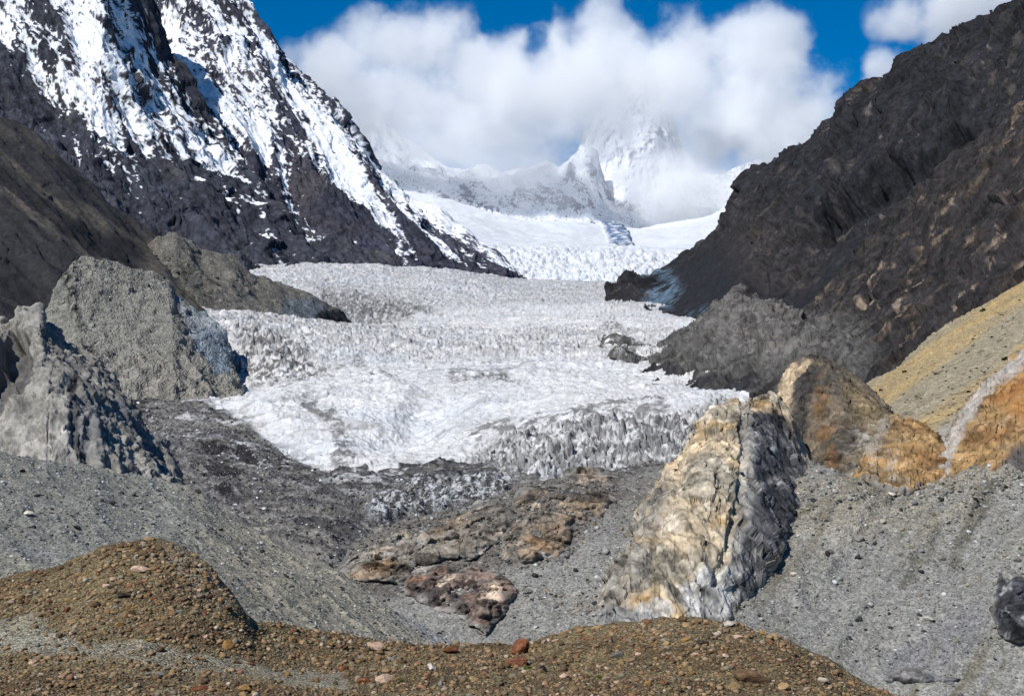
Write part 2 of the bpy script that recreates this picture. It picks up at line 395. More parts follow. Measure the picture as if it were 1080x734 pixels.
def old_moraine():
    crest = [(120,285,1800),(150,262,1800),(166,252,1800),(186,249,1800),(200,256,1820),(212,267,1830),(228,270,1840),(246,273,1850),(258,283,1860),(270,293,1880),(297,300,1900),(312,306,1920),(329,313,1940),(345,321,1960),(356,327,1980),(372,344,2000)]
    base = [(120,350,1560),(209,338,1560),(260,346,1600),(300,352,1640),(340,350,1750),(372,354,1900)]
    L = Land([base, crest, ('back', 60, -50), ('back', 300, -260)], 120, 372, 1.0, [110, 12, 6], smooth=3)
    P = L.P; g = (.35, -.5, -.6)
    L.push((13 * (fbm(stretch(P, g, 3), 90, 3, 111, ridged=True) - .4) + 3 * fbm(P, 25, 4, 112) + .16 * facet(P, 14, 116)) * sstep(0, .3, L.T))
    n1 = fbm(P, 70, 4, 113); n2 = fbm(P, 16, 4, 114); n3 = fbm(stretch(P, g, 4), 30, 3, 115)
    c = np.broadcast_to(S(112, 109, 102), P.shape) * (1 + .18 * n1 + .22 * n2 + .15 * n3)[:, None]
    wx = L.x + 4 * n1; wy = L.y + 4 * n2
    scrub = region(wx, wy, [(130,285),(160,270),(195,272),(238,305),(215,330),(180,330)], 6)
    c = mix(c, np.broadcast_to(S(74, 73, 66), c.shape), scrub * sstep(-.2, .25, n2 + .4 * n1) * .8)
    blue = region(wx, wy, [(300,315),(335,318),(352,332),(330,340),(300,338)], 5)
    c = mix(c, np.broadcast_to(S(98, 110, 120), c.shape), blue * .7)
    dk = region(wx, wy, [(330,333),(360,325),(372,345),(340,348)], 3)
    c = mix(c, np.broadcast_to(S(40, 42, 46), c.shape), dk)
    tn, jt = rock_tone(L.P, 4, 141, g, 1.5, amt=.7)
    return L, grid_mesh('old_moraine', L.P, L.nv, L.nu, c * tn[:, None], M_mor)
L_old, o = old_moraine()
tag(o, 'rounded grey-brown moraine ridge with scrub beside the white glacier step', 'moraine', 'structure')

def block():
    crest = [(30,352,1230),(50,330,1240),(60,312,1250),(68,290,1260),(76,275,1270),(88,271,1290),(105,274,1300),(120,277,1310),(150,284,1330),(168,290,1340),(178,296,1335),(184,312,1330),(192,316,1320),(205,325,1302),(222,338,1280),(236,350,1262),(243,368,1240),(247,392,1210),(256,410,1160)]
    edge = [(30,370,1160),(60,352,1165),(80,345,1170),(120,342,1185),(160,340,1190),(182,338,1190),(190,345,1200),(200,352,1200),(220,366,1196),(240,380,1185),(256,412,1150)]
    foot = [(30,430,1010),(80,424,1020),(120,420,1030),(160,420,1035),(190,416,1045),(210,416,1060),(230,416,1080),(256,420,1090)]
    base = [(30,520,980),(100,500,985),(150,490,990),(200,480,1000),(256,470,1030)]
    L = Land([base, foot, edge, crest, ('back', 40, -30), ('back', 250, -260)], 30, 256, .9, [40, 70, 80, 10, 6], smooth=3)
    P = L.P
    n1 = fbm(P, 60, 4, 121); n2 = fbm(P, 14, 4, 122); rid = fbm(stretch(P, (.1,-.6,-.7), 3), 40, 4, 123, ridged=True)
    lower = sstep(2.05, 1.5, L.T)
    gul = fbm(stretch(P, (.2, -.6, -.75), 6), 26, 4, 129, ridged=True)
    L.push((5 * n1 + 2.2 * n2 + 4 * (gul - .4) + 9 * (rid - .4) * lower + .12 * facet(P, 22, 127) + .16 * facet(P, 8, 128)) * sstep(0, .3, L.T))
    n3 = fbm(P, 5, 3, 124)
    c = np.broadcast_to(S(128, 126, 118), P.shape) * (1 + .12 * n1 + .16 * n2 + .25 * n3)[:, None]
    wx = L.x + 4 * n2; wy = L.y + 4 * n1
    low = region(wx, wy, [(95,385),(150,372),(190,378),(212,390),(250,410),(240,430),(90,430)], 7)
    c = mix(c, np.broadcast_to(S(140, 135, 126), c.shape) * (1 + .1 * n2[:, None]), low * .8)
    ice = region(L.x + 1.5 * n2, L.y + 1.5 * n1, [(183,310),(205,322),(240,350),(245,378),(240,398),(226,396),(208,372),(196,345)], 2)
    icec = mix(np.broadcast_to(S(112, 124, 134), c.shape), np.broadcast_to(S(150, 155, 158), c.shape), sstep(-.2, .5, fbm(stretch(P, (.3,-.5,-.7), 4), 18, 3, 126)))
    c = mix(c, icec, ice * sstep(-.55, .05, n1 + .3 * n2))
    c = c * (1 + .3 * (gul - .4))[:, None]
    fl = fbm(stretch(P, (.1, -.6, -.75), 9), 8, 3, 130)
    c = mix(c, np.broadcast_to(S(92, 90, 86), c.shape), low * sstep(.0, .5, fl) * .6)
    c = mix(c, np.broadcast_to(S(84, 83, 80), c.shape), sstep(.1, .6, fbm(stretch(P, (1, .2, .1), 4), 20, 4, 143)) * (1 - low) * .45)
    crack = streak(L.x + 2 * n2, L.y, [(70,285),(76,310),(80,335),(92,362),(100,378)], 2.5, 6)
    c = mix(c, np.broadcast_to(S(34, 34, 34), c.shape), crack * sstep(-.2, .2, n3 + n2))
    return L, grid_mesh('moraine_block', L.P, L.nv, L.nu, c, M_mor)
L_block, o = block()
tag(o, 'grey gravel-covered moraine block with a blue-grey ice wall on its end', 'moraine', 'structure')

def eroded():
    crest = [(-160,300,470),(-40,338,482),(-14,338,488),(0,334,490),(10,340,492),(20,336,494),(34,326,496),(42,320,498),(46,326,498),(48,338,500),(56,344,500),(62,350,502),(66,358,500),(76,364,496),(90,374,490),(104,388,482),(120,408,472),(132,426,464),(142,440,458),(152,452,452),(164,468,444),(176,482,436),(190,500,428),(206,526,420),(220,548,414)]
    mid = [(-160,420,395),(0,405,410),(20,400,405),(45,395,400),(70,405,398),(100,425,400),(130,455,398),(160,490,394),(190,520,392),(220,560,396)]
    base = [(-160,600,320),(0,590,325),(100,610,335),(190,640,360),(220,660,380)]
    L = Land([base, mid, crest, ('back', 14, -12), ('back', 120, -130)], -160, 220, .9, [120, 110, 12, 6], smooth=2)
    P = L.P
    g = (.15, -.6, -.75)
    rid = fbm(stretch(P, g, 7), 34, 4, 131, ridged=True); r2 = fbm(stretch(P, g, 6), 11, 4, 132, ridged=True)
    n1 = fbm(P, 40, 4, 133); n2 = fbm(P, 7, 4, 134); n3 = fbm(P, 2.2, 3, 135)
    wx = L.x + 4 * n1; wy = L.y + 5 * n2
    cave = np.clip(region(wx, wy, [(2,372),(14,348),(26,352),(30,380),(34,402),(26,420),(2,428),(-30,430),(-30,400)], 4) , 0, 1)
    wall = region(wx, wy, [(74,420),(92,420),(125,425),(150,448),(190,505),(150,520),(110,470),(88,500),(78,470)], 4)
    L.push((5.5 * (rid - .42) + 2.2 * (r2 - .4) + .5 * n2 + .10 * facet(stretch(P, g, 3), 9, 137, .15) + .28 * facet(P, 3, 138) + .6 * n2) * sstep(0, .3, L.T) - 9 * cave - 1.0 * wall)
    c = np.broadcast_to(S(134, 130, 122), P.shape) * (1 + .16 * n1 + .2 * n2 + .2 * n3)[:, None]
    pale = region(wx, wy, [(-20,440),(40,440),(75,410),(80,470),(88,520),(-20,520)], 12)
    c = mix(c, np.broadcast_to(S(156, 152, 144), c.shape) * (1 + .12 * n2[:, None]), pale * .7)
    c = mix(c, np.broadcast_to(S(98, 98, 98), c.shape) * (1 + .3 * n2[:, None]), wall * sstep(-.6, .0, fbm(stretch(P, g, 5), 15, 3, 136)) * .85)  # right-facing wall toned darker, its shade put into the colour
    c = mix(c, np.broadcast_to(S(70, 70, 72), c.shape), cave * .7)  # shade inside the hollows painted into the colour
    ib = region(wx, wy, [(-30,402),(8,404),(26,418),(20,428),(-30,428)], 3)
    c = mix(c, np.broadcast_to(S(92, 100, 112), c.shape), ib)
    dk = streak(wx, wy, [(76,405),(78,430),(82,470),(90,505)], 2.5, 3)
    c = mix(c, np.broadcast_to(S(52, 52, 52), c.shape), dk * .8)
    c = c * (1 + .25 * wall)[:, None]
    tn, jt = rock_tone(L.P, 1.6, 140, g, 3, amt=.8)
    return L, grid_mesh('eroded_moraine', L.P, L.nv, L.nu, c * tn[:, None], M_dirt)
L_ero, o = eroded()
tag(o, 'pale eroded till cliff with pointed top and dark hollows at left', 'moraine', 'structure')
# ------------------------------------------------------------------ right flank
M_darkrock = ground_mat('dark_mountain_rock', 2.5, vary=0.42, bump=0.9, dist=3.5)
M_yel = ground_mat('yellow_scree', 0.8, vary=0.18, bump=0.6, dist=0.6, cells=True)

def dark_mountain():
    crest = [(640,312,3050),(662,302,3000),(675,297,2950),(690,289,2900),(706,280,2850),(722,270,2800),(742,258,2720),(760,248,2650),(768,240,2620),(776,222,2620),(786,206,2620),(792,192,2620),(800,186,2600),(812,178,2580),
             (824,166,2560),(838,154,2540),(850,143,2500),(858,130,2480),(866,126,2460),(880,118,2440),(894,110,2400),(908,100,2380),(920,92,2350),(934,86,2330),(945,78,2300),(947,66,2290),(952,57,2280),(962,53,2260),(980,52,2240),
             (1000,47,2210),(1016,41,2190),(1028,32,2170),(1040,28,2150),(1060,20,2120),(1080,10,2090),(1260,-80,1900)]
    mid = [(640,316,2750),(700,312,2500),(760,290,2280),(800,262,2180),(850,235,2080),(900,215,1980),(960,190,1880),(1080,140,1750),(1260,80,1650)]
    base = [(640,335,2500),(690,345,2280),(740,352,2000),(800,350,1780),(850,350,1700),(950,350,1560),(1080,340,1480),(1260,340,1400)]
    L = Land([base, mid, crest, ('back', 200, -160), ('back', 900, -800)], 640, 1260, 1.2, [130, 170, 14, 6], smooth=2)
    P = L.P; g = (-.5, -.45, -.65)
    wob = np.stack([fbm(P, 300, 2, 201), fbm(P, 300, 2, 202), fbm(P, 300, 2, 203)], -1) * 40
    rid = fbm(stretch(P + wob, g, 3), 230, 3, 204, ridged=True); r2 = fbm(stretch(P + wob, g, 2.5), 70, 5, 205, ridged=True, gain=.6)
    n1 = fbm(P, 110, 4, 206); n2 = fbm(P, 26, 4, 207, gain=.6)
    wx = L.x + 4 * n1; wy = L.y + 4 * n2
    smooth = region(wx, wy, [(700,285),(770,246),(800,290),(830,330),(780,352),(720,352),(690,320)], 16) + region(wx, wy, [(830,330),(860,290),(890,250),(930,215),(960,215),(900,290),(870,345)], 14)
    smooth = np.clip(smooth, 0, 1)
    gully = streak(L.x + 4 * n1, L.y + 3 * n1, [(860,238),(900,226),(930,206),(960,190),(985,178),(1010,160)], 12, 16) + .7 * streak(wx, wy, [(800,300),(815,270),(850,240)], 6, 12)
    rough = (1 - .85 * smooth)
    L.push((rough * (56 * (rid - .42) + 15 * (r2 - .42) + 3 * n2 + .2 * facet(stretch(P + wob, g, 1.8), 60, 211) + .24 * facet(stretch(P, g, 1.5), 18, 212)) - 58 * gully + (1 - rough) * .15 * facet(P, 9, 213)) * sstep(0, .3, L.T))
    c = np.broadcast_to(S(41, 41, 44), P.shape) * (1 + .2 * n1 + .3 * n2)[:, None]  # base tone kept very dark: cloud shadow on the mountain put into the colour
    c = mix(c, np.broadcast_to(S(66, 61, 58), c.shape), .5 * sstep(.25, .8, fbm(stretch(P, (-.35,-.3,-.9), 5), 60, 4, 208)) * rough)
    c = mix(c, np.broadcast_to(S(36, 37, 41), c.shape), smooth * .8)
    c = mix(c, np.broadcast_to(S(64, 58, 55), c.shape), .4 * region(wx, wy, [(760,245),(790,215),(860,240),(850,300),(790,300)], 20))
    spots = sstep(.52, .62, fbm(P, 12, 2, 209)) * sstep(-.1, .4, n1)
    c = mix(c, np.broadcast_to(S(118, 108, 104), c.shape), spots * .55 * rough)
    veil = streak(wx, wy, [(928,102),(926,118),(922,132)], 1.5, 3) + streak(wx, wy, [(880,165),(870,190),(860,215)], 2.5, 4) * .6 + streak(wx, wy, [(845,225),(838,250),(830,275)], 4, 5) * .6
    c = mix(c, np.broadcast_to(S(112, 102, 96), c.shape), np.clip(veil, 0, 1) * sstep(-.1, .5, n2) * .8)
    blue = region(wx, wy, [(678,292),(705,286),(722,300),(716,325),(700,335),(680,318)], 6) + .8 * region(wx, wy, [(725,330),(745,322),(755,338),(745,350),(728,348)], 5)
    c = mix(c, np.broadcast_to(S(96, 118, 136), c.shape), np.clip(blue, 0, 1) * sstep(-.2, .5, n2 + n1) * .8)
    gv = (.35, .4, .85)
    lin = fbm(stretch(P, gv, 9), 60, 4, 263, ridged=True, gain=.6)
    c = mix(c, np.broadcast_to(S(88, 80, 73), c.shape), .85 * sstep(.56, .82, lin) * sstep(-.2, .4, n1) * rough)
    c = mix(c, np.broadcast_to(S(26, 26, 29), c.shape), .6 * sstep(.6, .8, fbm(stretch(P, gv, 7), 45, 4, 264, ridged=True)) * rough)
    tn, jt = rock_tone(L.P, 6, 265, gv, 2, amt=.9)
    return L, grid_mesh('dark_mountain', L.P, L.nv, L.nu, c * mix(np.ones((len(c), 1)), tn[:, None], .35 + .65 * rough), M_darkrock)
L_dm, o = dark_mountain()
tag(o, 'bare rock mountain toned near-black with cloud shade, falling from the upper right to the glacier', 'mountain', 'structure')

def dark_spur():
    crest = [(780,432,1000),(796,424,1050),(806,400,1200),(818,366,1380),(840,342,1380),(868,322,1340),(880,304,1330),(892,292,1320),(905,276,1310),(920,258,1300),(938,238,1300),(955,218,1300),(968,204,1300),(982,194,1290),(994,182,1280),(1008,170,1280),(1020,160,1270),(1034,140,1260),(1046,130,1250),(1062,114,1250),(1080,100,1240),(1260,-30,1200)]
    mid = [(780,436,985),(800,430,1010),(820,385,1150),(880,352,1120),(940,325,1050),(1000,290,1010),(1080,230,980),(1260,130,950)]
    base = [(780,445,970),(880,415,930),(940,410,850),(1000,405,800),(1080,390,760),(1260,360,720)]
    L = Land([base, mid, crest, ('back', 70, -60), ('back', 400, -380)], 780, 1260, 1.1, [110, 170, 12, 6], smooth=2)
    P = L.P; g = (-.62, -.35, -.7)
    rid = fbm(stretch(P, g, 3), 110, 4, 221, ridged=True); r2 = fbm(stretch(P, g, 4), 30, 5, 222, ridged=True, gain=.6)
    n1 = fbm(P, 60, 4, 223); n2 = fbm(stretch(P, g, 2), 12, 4, 224, gain=.6)
    L.push((22 * (rid - .42) + 7 * (r2 - .42) + 1.5 * n2 + .24 * facet(stretch(P, g, 1.8), 26, 227) + .28 * facet(stretch(P, g, 1.5), 8, 228)) * sstep(0, .25, L.T))
    wx = L.x + 5 * n1; wy = L.y + 5 * n2
    c = np.broadcast_to(S(50, 47, 47), P.shape) * (1 + .2 * n1 + .35 * n2)[:, None]
    c = mix(c, np.broadcast_to(S(64, 56, 50), c.shape), .5 * sstep(.1, .6, fbm(P, 45, 3, 225)))
    gr = region(wx, wy, [(800,345),(850,335),(900,330),(930,370),(900,410),(800,410)], 14)
    c = mix(c, np.broadcast_to(S(90, 88, 85), c.shape), gr * .75)
    vein = np.zeros(len(P))
    for pts, w in (([(905,322),(916,312),(928,300),(934,288),(945,282)], 3.0), ([(940,358),(950,340),(958,322),(964,306),(974,296)], 2.0), ([(952,302),(962,292),(970,280)], 3.5),
                   ([(1010,330),(1020,318),(1030,306),(1044,286),(1056,262),(1062,246)], 2.6), ([(1032,312),(1042,292),(1048,282)], 1.5), ([(958,358),(964,346)], 2), ([(985,250),(1000,230),(1015,212)], 1.5),
                   ([(1000,300),(1016,285)], 2), ([(925,330),(935,318)], 2)):
        vein = np.maximum(vein, streak(L.x + 2.5 * n2, L.y + 2.5 * n1, pts, w * .55, 1.6))
    c = mix(c, np.broadcast_to(S(140, 124, 108), c.shape) * (1 + .2 * n2[:, None]), vein * sstep(0.0, .3, fbm(stretch(P, g, 2), 7, 3, 226)) * .85)
    gv = (.45, .35, .82)
    lin = fbm(stretch(P, gv, 11), 26, 3, 261, ridged=True, gain=.6)
    c = mix(c, np.broadcast_to(S(112, 98, 84), c.shape), .9 * sstep(.62, .84, lin) * sstep(-.2, .3, n1 + .3 * n2) * (1 - gr))
    c = mix(c, np.broadcast_to(S(30, 29, 31), c.shape), .6 * sstep(.62, .8, fbm(stretch(P, gv, 8), 20, 3, 262, ridged=True)))
    tn, jt = rock_tone(L.P, 3, 266, gv, 2.5, amt=1.1)
    return L, grid_mesh('rocky_spur', L.P, L.nv, L.nu, c * tn[:, None], M_darkrock)
L_spur, o = dark_spur()
tag(o, 'dark brown craggy spur crossed by thin pale veins above the yellow slope', 'mountain spur', 'structure')

def lateral():
    crest = [(636,372,1560),(642,358,1560),(650,355,1550),(660,360,1530),(670,366,1520),(684,368,1510),(694,370,1500),(712,360,1480),(724,352,1460),(735,347,1450),(745,337,1420),(752,328,1400),(760,324,1390),(770,313,1380),(776,310,1380),(790,312,1380),(806,314,1370),(822,318,1350),(836,324,1340),(848,338,1300),(870,340,1260),(892,340,1220),(930,370,1100),(960,400,1000)]
    mid = [(636,374,1450),(655,366,1420),(676,382,1300),(720,378,1220),(776,360,1180),(830,365,1130),(880,372,1080),(930,395,1000),(960,410,950)]
    base = [(636,376,1380),(650,378,1300),(664,392,1180),(680,402,1130),(700,409,1100),(730,414,1080),(760,426,1040),(800,430,980),(850,430,930),(960,440,880)]
    L = Land([base, mid, crest, ('back', 40, -30), ('back', 300, -260)], 636, 960, 1.0, [80, 90, 10, 6], smooth=2)
    P = L.P; g = (-.5, -.5, -.6)
    rid = fbm(stretch(P, g, 2.5), 80, 4, 231, ridged=True); r2 = fbm(stretch(P, g, 2), 25, 4, 232, ridged=True)
    n1 = fbm(P, 60, 4, 233); n2 = fbm(P, 10, 4, 234, gain=.6)
    L.push((20 * (rid - .42) + 8 * (r2 - .42) + 1 * n2 + .24 * facet(P, 16, 235) + .28 * facet(P, 6, 236)) * sstep(0, .3, L.T))
    wx = L.x + 5 * n1; wy = L.y + 4 * n2
    c = np.broadcast_to(S(88, 86, 83), P.shape) * (1 + .35 * n1 + .4 * n2)[:, None]
    c = mix(c, np.broadcast_to(S(104, 100, 96), c.shape), .7 * region(wx, wy, [(765,312),(850,320),(890,345),(870,380),(800,380),(740,350)], 12))
    dk = region(wx, wy, [(660,372),(690,385),(740,400),(770,395),(830,400),(840,428),(700,415),(668,400)], 7)
    c = mix(c, np.broadcast_to(S(46, 46, 48), c.shape) * (1 + .3 * n2[:, None]), dk * sstep(-.4, .2, n1 + .5 * n2))
    rim = sstep(393, 372, L.y) * region(wx, wy, [(640,350),(690,366),(684,384),(662,384),(640,370)], 4)
    c = mix(c, np.broadcast_to(S(205, 204, 200), c.shape), rim * sstep(.0, .25, n2))
    tn, jt = rock_tone(L.P, 4, 267, g, 2, amt=1.0)
    return L, grid_mesh('lateral_moraine', L.P, L.nv, L.nu, c * tn[:, None], M_talus)
L_lat, o = lateral()
tag(o, 'grey hummocky lateral moraine where the dark mountain meets the glacier', 'moraine', 'structure')

def yellow():
    crest = [(880,420,560),(905,408,580),(925,398,600),(945,386,620),(965,370,640),(985,352,650),(1010,338,660),(1035,322,680),(1060,308,690),(1080,296,700),(1140,255,730),(1260,180,780)]
    base = [(880,470,430),(940,470,420),(1000,470,400),(1080,460,385),(1260,430,370)]
    L = Land([base, crest, ('back', 25, -10), ('back', 150, -150)], 880, 1260, .9, [170, 10, 6], smooth=2, ragged={1: (3, 30, 5)})
    P = L.P; g = (-.75, -.25, -.6)
    n1 = fbm(stretch(P, g, 7), 30, 4, 241); n2 = fbm(P, 5, 4, 242); n3 = fbm(stretch(P, g, 9), 9, 3, 243)
    L.push((2 * n1 + .5 * n2 + 1.0 * n3 + .25 * facet(P, 2.2, 245)) * sstep(0, .3, L.T))
    wx = L.x + 3 * n1; wy = L.y + 2 * n2
    # bands run down the fall line, from upper right to lower left
    q = (wy - 400) + .72 * (wx - 960)
    c = np.broadcast_to(S(148, 138, 116), P.shape) * (1 + .12 * n1 + .15 * n2)[:, None]
    b1 = sstep(-30, -14, q) * (1 - sstep(4, 14, q)); b2 = sstep(46, 56, q) * (1 - sstep(66, 78, q))
    c = mix(c, np.broadcast_to(S(172, 146, 98), c.shape) * (1 + .2 * n3[:, None]), np.clip(b1 * .9 + b2 * .8, 0, 1) * (.65 + .5 * n3))
    c = mix(c, np.broadcast_to(S(150, 140, 112), c.shape), (1 - sstep(-34, -20, q)) * .7)
    grey = sstep(70, 84, q)
    c = mix(c, np.broadcast_to(S(156, 154, 150), c.shape), grey * .8)
    dots = sstep(.42, .56, fbm(stretch(P, g, 2.2), 4.0, 2, 244))
    c = mix(c, np.broadcast_to(S(78, 74, 60), c.shape), dots * .75 * (1 - .5 * b1))
    return L, grid_mesh('yellow_slope', L.P, L.nv, L.nu, c, M_yel)
L_yel, o = yellow()
tag(o, 'yellow and grey striped scree slope below the craggy dark spur', 'scree slope', 'structure')
# ------------------------------------------------------------------ the glacier
M_ice = ground_mat('glacier_ice', 1.5, vary=0.22, bump=0.6, dist=1.8, rough=.75, spec=.3)

def glacier():
    rows = [
     [(40,640,420),(340,645,440),(500,640,450),(800,640,450)],
     [(40,560,560),(200,560,560),(340,578,520),(430,566,590),(560,545,640),(700,520,670),(800,520,670)],
     [(40,505,740),(200,500,730),(340,510,740),(500,505,740),(620,507,710),(700,502,710),(800,485,740)],
     [(40,445,980),(200,436,990),(260,436,990),(340,442,970),(440,446,930),(500,442,880),(600,432,850),(740,424,880),(800,420,900)],
     [(40,405,1250),(240,402,1200),(300,392,1190),(400,386,1220),(560,388,1230),(680,394,1180),(765,416,1000),(800,420,1000)],
     [(40,345,1660),(215,329,1620),(260,333,1640),(300,338,1700),(360,343,1780),(400,347,1840),(500,344,1940),(600,344,1940),(735,349,1680),(800,350,1680)],
     [(40,352,1850),(215,337,1800),(300,346,1900),(400,352,2020),(440,346,2080),(500,339,2120),(600,336,2120),(735,346,1900),(800,350,1900)],
     [(40,325,2500),(300,326,2500),(450,322,2600),(600,316,2700),(690,322,2450),(800,330,2400)],
     [(40,282,3450),(290,281,3450),(340,279,3550),(400,280,3650),(480,286,3850),(520,292,4000),(552,297,4150),(620,299,4250),(670,300,4200),(800,300,4200)],
     ('back', 300, -60), ('back', 800, -300)]
    L = Land(rows, 60, 790, 1.0, [110, 150, 160, 190, 130, 190, 40, 140, 190, 10, 6], smooth=9)
    P0 = L.P.copy(); x, y = L.x, L.y
    lowf = fbm(P0, 160, 3, 301)
    # zones of the ice
    n0 = fbm(P0, 60, 4, 302); n00 = fbm(P0, 18, 3, 303)
    n000 = fbm(P0, 7, 3, 320)
    wx = x + 14 * n0 + 8 * n00 + 3 * n000; wy = y + 8 * n0 + 5 * n00 + 3 * n000
    wxd = x + 34 * n0 + 18 * n00 + 9 * n000; wyd = y + 15 * n0 + 9 * n00 + 6 * n000
    debris = region(wxd, wyd, [(0,405),(150,414),(205,426),(236,438),(262,450),(286,468),(312,484),(345,500),(400,503),(470,493),(520,500),(560,510),(700,500),(760,520),(760,700),(0,700)], 2.5)
    thin = region(wx, wy, [(150,415),(240,410),(262,428),(292,455),(312,482),(260,500),(180,470)], 10)
    serac_lo = region(wx, wy, [(500,468),(560,452),(620,440),(700,436),(770,424),(790,470),(700,500),(600,506),(520,502),(488,490)], 8)
    serac_db = region(wx, wy, [(385,548),(400,528),(450,514),(520,510),(545,514),(530,530),(470,546),(400,560)], 6)
    ldark = region(wx, wy, [(246,352),(262,345),(320,368),(350,392),(330,400),(262,404),(244,390)], 8)
    fall1 = sstep(4.98, 4.9, L.T) * sstep(4.0, 4.35, L.T)
    upper = sstep(6.6, 7.0, L.T)
    udark = region(wx, wy, [(330,300),(352,306),(440,318),(460,328),(400,345),(350,345),(345,325)], 8)
    bands = fbm(stretch(P0 + n0[:, None] * 20, (1, .08, 0), 7), 55, 4, 304)
    # seracs: broken blocks, their size and height by zone
    w = np.stack([fbm(P0, 70, 2, 305), fbm(P0, 70, 2, 306)], -1) * 14
    P2 = P0 + np.concatenate([w, 0 * w[:, :1]], 1); P2[:, 2] *= .25
    fA = facet(P2 * (1, .72, 1), 8.5, 315, .35); fB = facet(P2 * (1, .66, 1), 17, 316, .3); fC = facet((P0 + .3 * (P2 - P0)) * (1, .7, 1), 3.4, 317, .4)
    near = sstep(1300, 900, L.Y)
    amp = .22 + .68 * serac_lo + .42 * fall1 + .18 * upper + .25 * udark + .45 * ldark
    amp = amp * (1 - .78 * debris * (1 - serac_db)) 
    fl = 5 * fbm(P0, 26, 4, 307) + 1.6 * fbm(P0, 6, 3, 308)
    far = sstep(1300, 2600, L.Y)
    hN = near * (.95 * fC + .42 * fA) + (1 - near) * (.62 * fA + .3 * fC) + far * .55 * fB
    rg = fbm(stretch(P0 + 20 * n0[:, None], (1, -.25, 0), 3.5), 34, 4, 322, ridged=True) - .4
    d = amp * hN + fl * (.5 + .4 * serac_lo) + 5.5 * rg * (1 - upper) * (1 - .5 * debris) + 9 * lowf * (1 - upper) + 8 * upper * lowf
    hump = region(x + 6*n0, y + 3*n0, [(262,440),(330,405),(400,400),(440,420),(420,455),(360,490),(310,475)], 14)
    d = d + 10 * hump + debris * (.15 * fC + .08 * fA) + 4 * debris * fbm(P0, 45, 4, 309, ridged=True) * (1 - serac_db) + 6 * serac_db
    crv = fbm(stretch(P0 + 16 * n0[:, None] + 4 * n00[:, None], (1, .2, 0), 5), 30, 3, 341, ridged=True, gain=.5)
    crack = sstep(.70, .84, crv) * (1 - debris) * sstep(-.35, .15, fbm(P0, 110, 3, 342))
    d = d - crack * (2.5 + 2.5 * (1 - near))
    L.push(d * sstep(0, .2, L.T), (0, -.15, 1))
    P = L.P
    # colour of the ice and its load of grit
    grit = fbm(P, 9, 4, 310, gain=.6); grit2 = fbm(stretch(P, (0, 0, 1), 4), 5, 3, 311)
    white = np.array([.61, .605, .595], f32)
    c = np.broadcast_to(white, P.shape) * (1 - .09 * upper + .16 * n0 + .16 * bands + .10 * n00)[:, None]
    c = mix(c, np.broadcast_to(S(196, 202, 206), c.shape), .5 * sstep(0, .6, fbm(P0, 90, 3, 312)))
    dirt = np.clip(.30 * upper + .38 * fall1 + .10, 0, 1) * sstep(-.15, .5, bands + .8 * grit)
    dirt = np.maximum(dirt, .75 * serac_lo * sstep(-.35, .35, grit + .6 * bands + .1))
    dirt = np.maximum(dirt, .85 * udark * sstep(-.2, .2, fbm(P0, 9, 4, 351, gain=.65) + .15))
    dirt = np.maximum(dirt, .95 * ldark * sstep(-.12, .16, fbm(stretch(P0, (.3, -.6, -.7), 2), 7, 4, 352, gain=.65) + .3 * n0))
    dirt = np.maximum(dirt, .6 * sstep(.35, .75, fbm(stretch(P0, (.9, .4, 0), 5), 40, 4, 313)) * (1 - upper))
    dirt = np.maximum(dirt, .75 * sstep(.30, .46, fbm(P, 5.0, 3, 321)) * (.35 + .6 * fall1 + .5 * serac_lo + .35 * upper))
    for pts, wd in (([(330,440),(350,455),(366,478),(362,490)], 7), ([(312,395),(345,385),(380,380)], 2.5), ([(300,415),(330,408),(352,402)], 2), ([(385,408),(412,402)], 3), ([(470,400),(520,396),(545,402)], 1.5),
                    ([(500,455),(560,440),(640,430),(700,428)], 4), ([(262,372),(280,362),(300,360)], 4), ([(640,345),(660,352),(668,372)], 3)):
        dirt = np.maximum(dirt, .8 * streak(wx, wy, pts, wd, 4) * sstep(-.3, .2, grit))
    sp = np.where(L.Y > 1500, fbm(P, 11, 3, 331), fbm(P, 4.5, 3, 332)); sp2 = fbm(P0, 30, 4, 333)
    dirt = np.maximum(dirt, .42 * sstep(.15, .45, sp + .45 * sp2) * (.35 + .55 * np.clip(upper + fall1 + serac_lo, 0, 1)))
    dsoft = region(wx, wy, [(0,405),(150,414),(205,426),(236,438),(262,450),(286,468),(312,484),(345,500),(400,503),(470,493),(520,500),(560,510),(700,500),(760,520),(760,700),(0,700)], 30)
    dirt = np.maximum(dirt, .85 * sstep(.12, .6, dsoft) * sstep(-.05, .3, fbm(stretch(P, (.9, -.3, 0), 3), 8, 4, 371, gain=.6)))
    dirt = np.maximum(dirt, .55 * crack)
    dcol = mix(np.broadcast_to(S(92, 90, 86), c.shape), np.broadcast_to(S(60, 60, 62), c.shape), sstep(-.2, .5, n00))
    sp = np.where(L.Y > 1500, fbm(P, 11, 3, 331), fbm(P, 4.5, 3, 332)); sp2 = fbm(P0, 30, 4, 333)
    dirt = np.maximum(dirt, .42 * sstep(.15, .45, sp + .45 * sp2) * (.35 + .55 * np.clip(upper + fall1 + serac_lo, 0, 1)))
    dcol = mix(dcol, np.broadcast_to(S(128, 118, 98), c.shape), .5 * fall1 * sstep(.1, .6, n0))
    c = mix(c, dcol, dirt)
    # debris-covered tongue
    dn = fbm(stretch(P0 + 12 * n0[:, None], (.9, -.3, 0), 4), 22, 5, 314, gain=.6)
    dc = mix(np.broadcast_to(S(118, 115, 110), c.shape), np.broadcast_to(S(66, 65, 65), c.shape), sstep(-.3, .4, dn))
